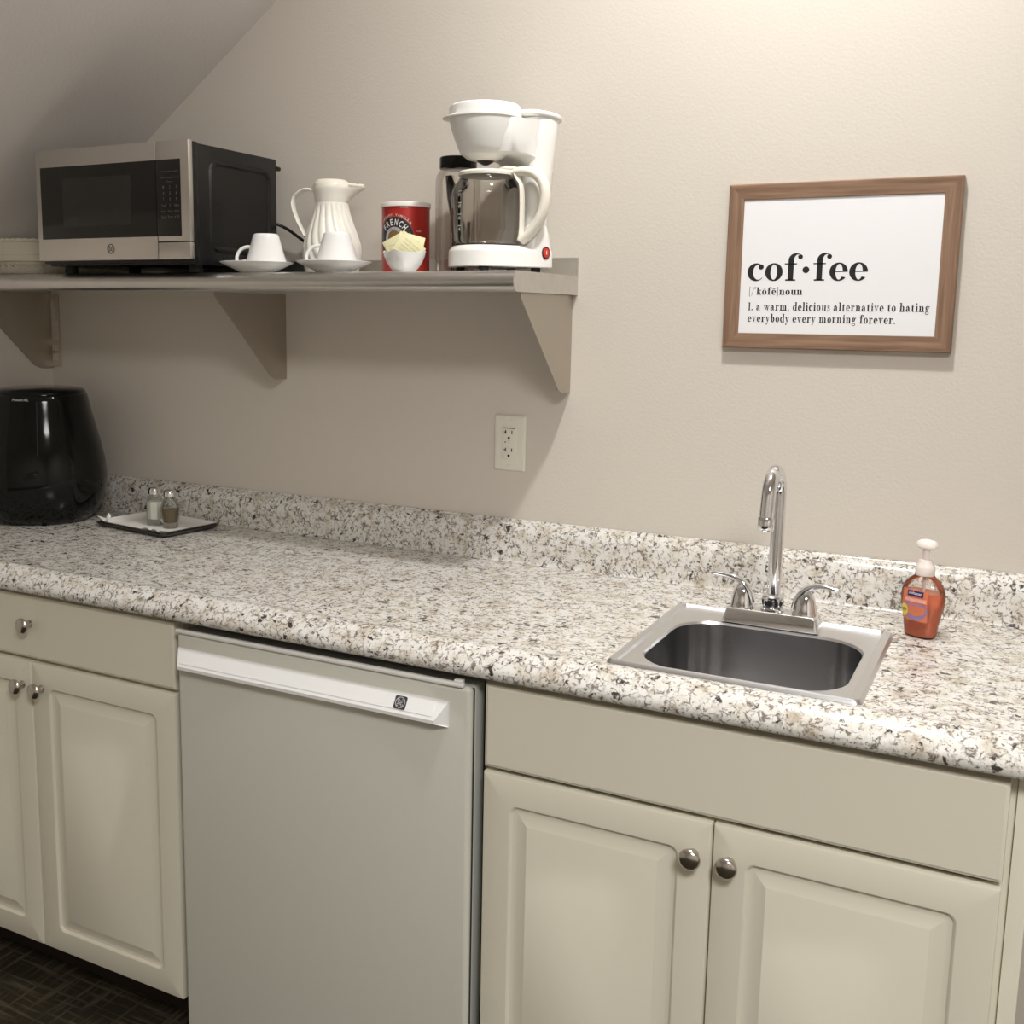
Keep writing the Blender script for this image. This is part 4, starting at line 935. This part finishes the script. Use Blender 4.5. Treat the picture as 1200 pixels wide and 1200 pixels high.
# front seam, latch and lettering follow the shell facing the room
FAZ = math.atan2(-.62, .60)
def shell_r(z):
    for (z0, ra), (z1, rb) in zip(zs, zs[1:]):
        if z0 <= z <= z1: return ra+(rb-ra)*(z-z0)/(z1-z0)
    return zs[-1][1]
def shell(u, z, off):
    r = shell_r(z); a = FAZ+u/r; e = 2.35; b = a-.65
    q = r/((abs(math.cos(b))**e+abs(math.sin(b))**e)**(1/e))+off; return Vector((q*math.cos(a), q*math.sin(a), z))
bm = B(); tube(bm, [shell(.004, .302-.130*k/16, .0002) for k in range(17)], .0016, 8); obj('seam', bm, M['dark'], bd, label='vertical seam between front panels')
bm = B()
for k in range(8):
    pass
R = []
for k in range(9):
    z = .120+.016*k/8; w = .013+.006*math.sin(PI*k/8); R.append([tuple(shell(u*w-.012, z+.004*u, .0008+.0045*math.sin(PI*k/8)*(1-u*u))) for u in [-1+.25*j for j in range(9)]])
loft(bm, R, False, False, close=False); obj('latch', bm, M['black_gloss'], bd, smooth=60, label='small glossy drawer latch')
bm = B(); fit_text(bm, 'PowerXL', -.052, -.014, .3030, .0065, lambda u, v: tuple(shell(u, min(v, .3110), .0010)), .3); obj('lettering', bm, M['silver'], bd, recalc=False, smooth=0)

# ------------------------------------------------------------------ tray with shakers
TRX, TRY, TRA = -1.1500, -.134, math.radians(-8)
tr = thing('serving_tray', (TRX, TRY, Z0+.0006), 'thin dark rectangular tray with a raised rim beside the air fryer', 'tray', rz=TRA)
TWX, TWY = .130, .0875
def tring(i, z, r=.014): return [(u, v, z) for u, v in rrect(-TWX+i, TWX-i, -TWY+i, TWY-i, r, 6)]
bm = B(); loft(bm, [tring(.012, 0), tring(.008, .0008), tring(0, .0085), tring(.0004, .0097), tring(.0016, .0097), tring(.009, .0030), tring(.013, .0022)]); obj('tray', bm, M['tray'], tr, smooth=40)
nk = thing('napkin', (TRX, TRY, Z0+.0036), 'white paper napkin with curled corners lining the dark tray', 'napkin', rz=TRA)
bm = B(); g = []; NU, NV = 26, 18
for j in range(NV+1):
    row = []
    for i in range(NU+1):
        u = -TWX+.006+(2*TWX-.012)*i/NU; v = -TWY+.005+(2*TWY-.010)*j/NV
        e = max(abs(u)/(TWX-.006), abs(v)/(TWY-.005)); z = .0005+.0095*max(0, (e-.86)/.14)**1.2+.0006*math.sin(60*u)*math.cos(45*v)*(e < .98)
        if u < -.085 and v < -.045: z += .012*max(0, (-u-.085)/.04)*abs(math.sin(70*(u+v)))*max(0, (-v-.045)/.04)
        if u > .045 and v < -.062: z += .005*abs(math.sin(110*u+1))*max(0, (-v-.062)/.02)
        row.append(bm.verts.new((u, v, z+.0005)))
    g.append(row)
for j in range(NV):
    for i in range(NU): bm.faces.new((g[j][i], g[j][i+1], g[j+1][i+1], g[j+1][i]))
for k, (pu, pv, rz_) in enumerate(((-.112, -.066, .3), (-.104, -.068, -.5), (-.118, -.058, 1.0))):   # curled torn corner
    tube(bm, smooth_path([(pu, pv, .008), (pu+.006*math.cos(rz_), pv+.004*math.sin(rz_), .016), (pu-.004+.010*math.cos(rz_), pv+.004, .024)], 4), [.003, .0035, .004, .004, .0045, .004, .0035, .002, .001], 8, flat=.4)
obj('sheet', bm, M['napkin'], nk, smooth=60, recalc=False)
def shaker(loc, name, label, fill, fm, sides):
    s = thing(name, loc, label, 'shaker', rz=.2)
    sides_fn = (lambda r, z, a: r*math.cos(PI/8)/math.cos((a % (2*PI/8))-PI/8)) if sides else None
    pr = [(.0195, 0), (.0205, .002), (.0205, .014), (.0212, .022), (.0222, .045), (.0215, .056), (.0165, .0665), (.0135, .071), (.0130, .078)] if sides else \
         [(.0165, 0), (.0175, .002), (.0178, .012), (.0205, .022), (.0228, .042), (.0215, .056), (.0160, .0665), (.0135, .071), (.0130, .078)]
    bm = B(); lathe(bm, pr, seg=48, fn=sides_fn); obj('glass', bm, M['shaker_glass'], s, smooth=25 if sides else 60)
    pi = [(max(r-.0025, .001), z) for r, z in pr if .012 <= z <= fill]
    bm = B(); lathe(bm, [(pi[0][0]*.8, pi[0][1]+.001)]+[(r, z+.002) for r, z in pi], seg=48, fn=sides_fn); obj('contents', bm, fm, s, smooth=40)
    bm = B(); lathe(bm, [(.0145, .0760), (.0152, .0765), (.0152, .0850), (.0135, .0905), (.0090, .0935), (.001, .0945)], seg=32); cp_ = obj('cap', bm, M['chrome'], s, smooth=50, label='chrome cap')
    bm = B()
    for k in range(6): lathe(bm, [(.0012, .0926), (.0012, .0938)], (.006*math.cos(k*PI/3), .006*math.sin(k*PI/3), 0), 8)
    obj('cap_holes', bm, M['dark'], cp_)
    return s
shaker((-1.1560, -.1340, Z0+.0052), 'salt_shaker', 'glass salt shaker full of white salt on the napkin', .066, M['salt'], True)
shaker((-1.0990, -.1430, Z0+.0052), 'pepper_shaker', 'glass pepper shaker full of brown pepper on the napkin', .045, M['pepper'], False)
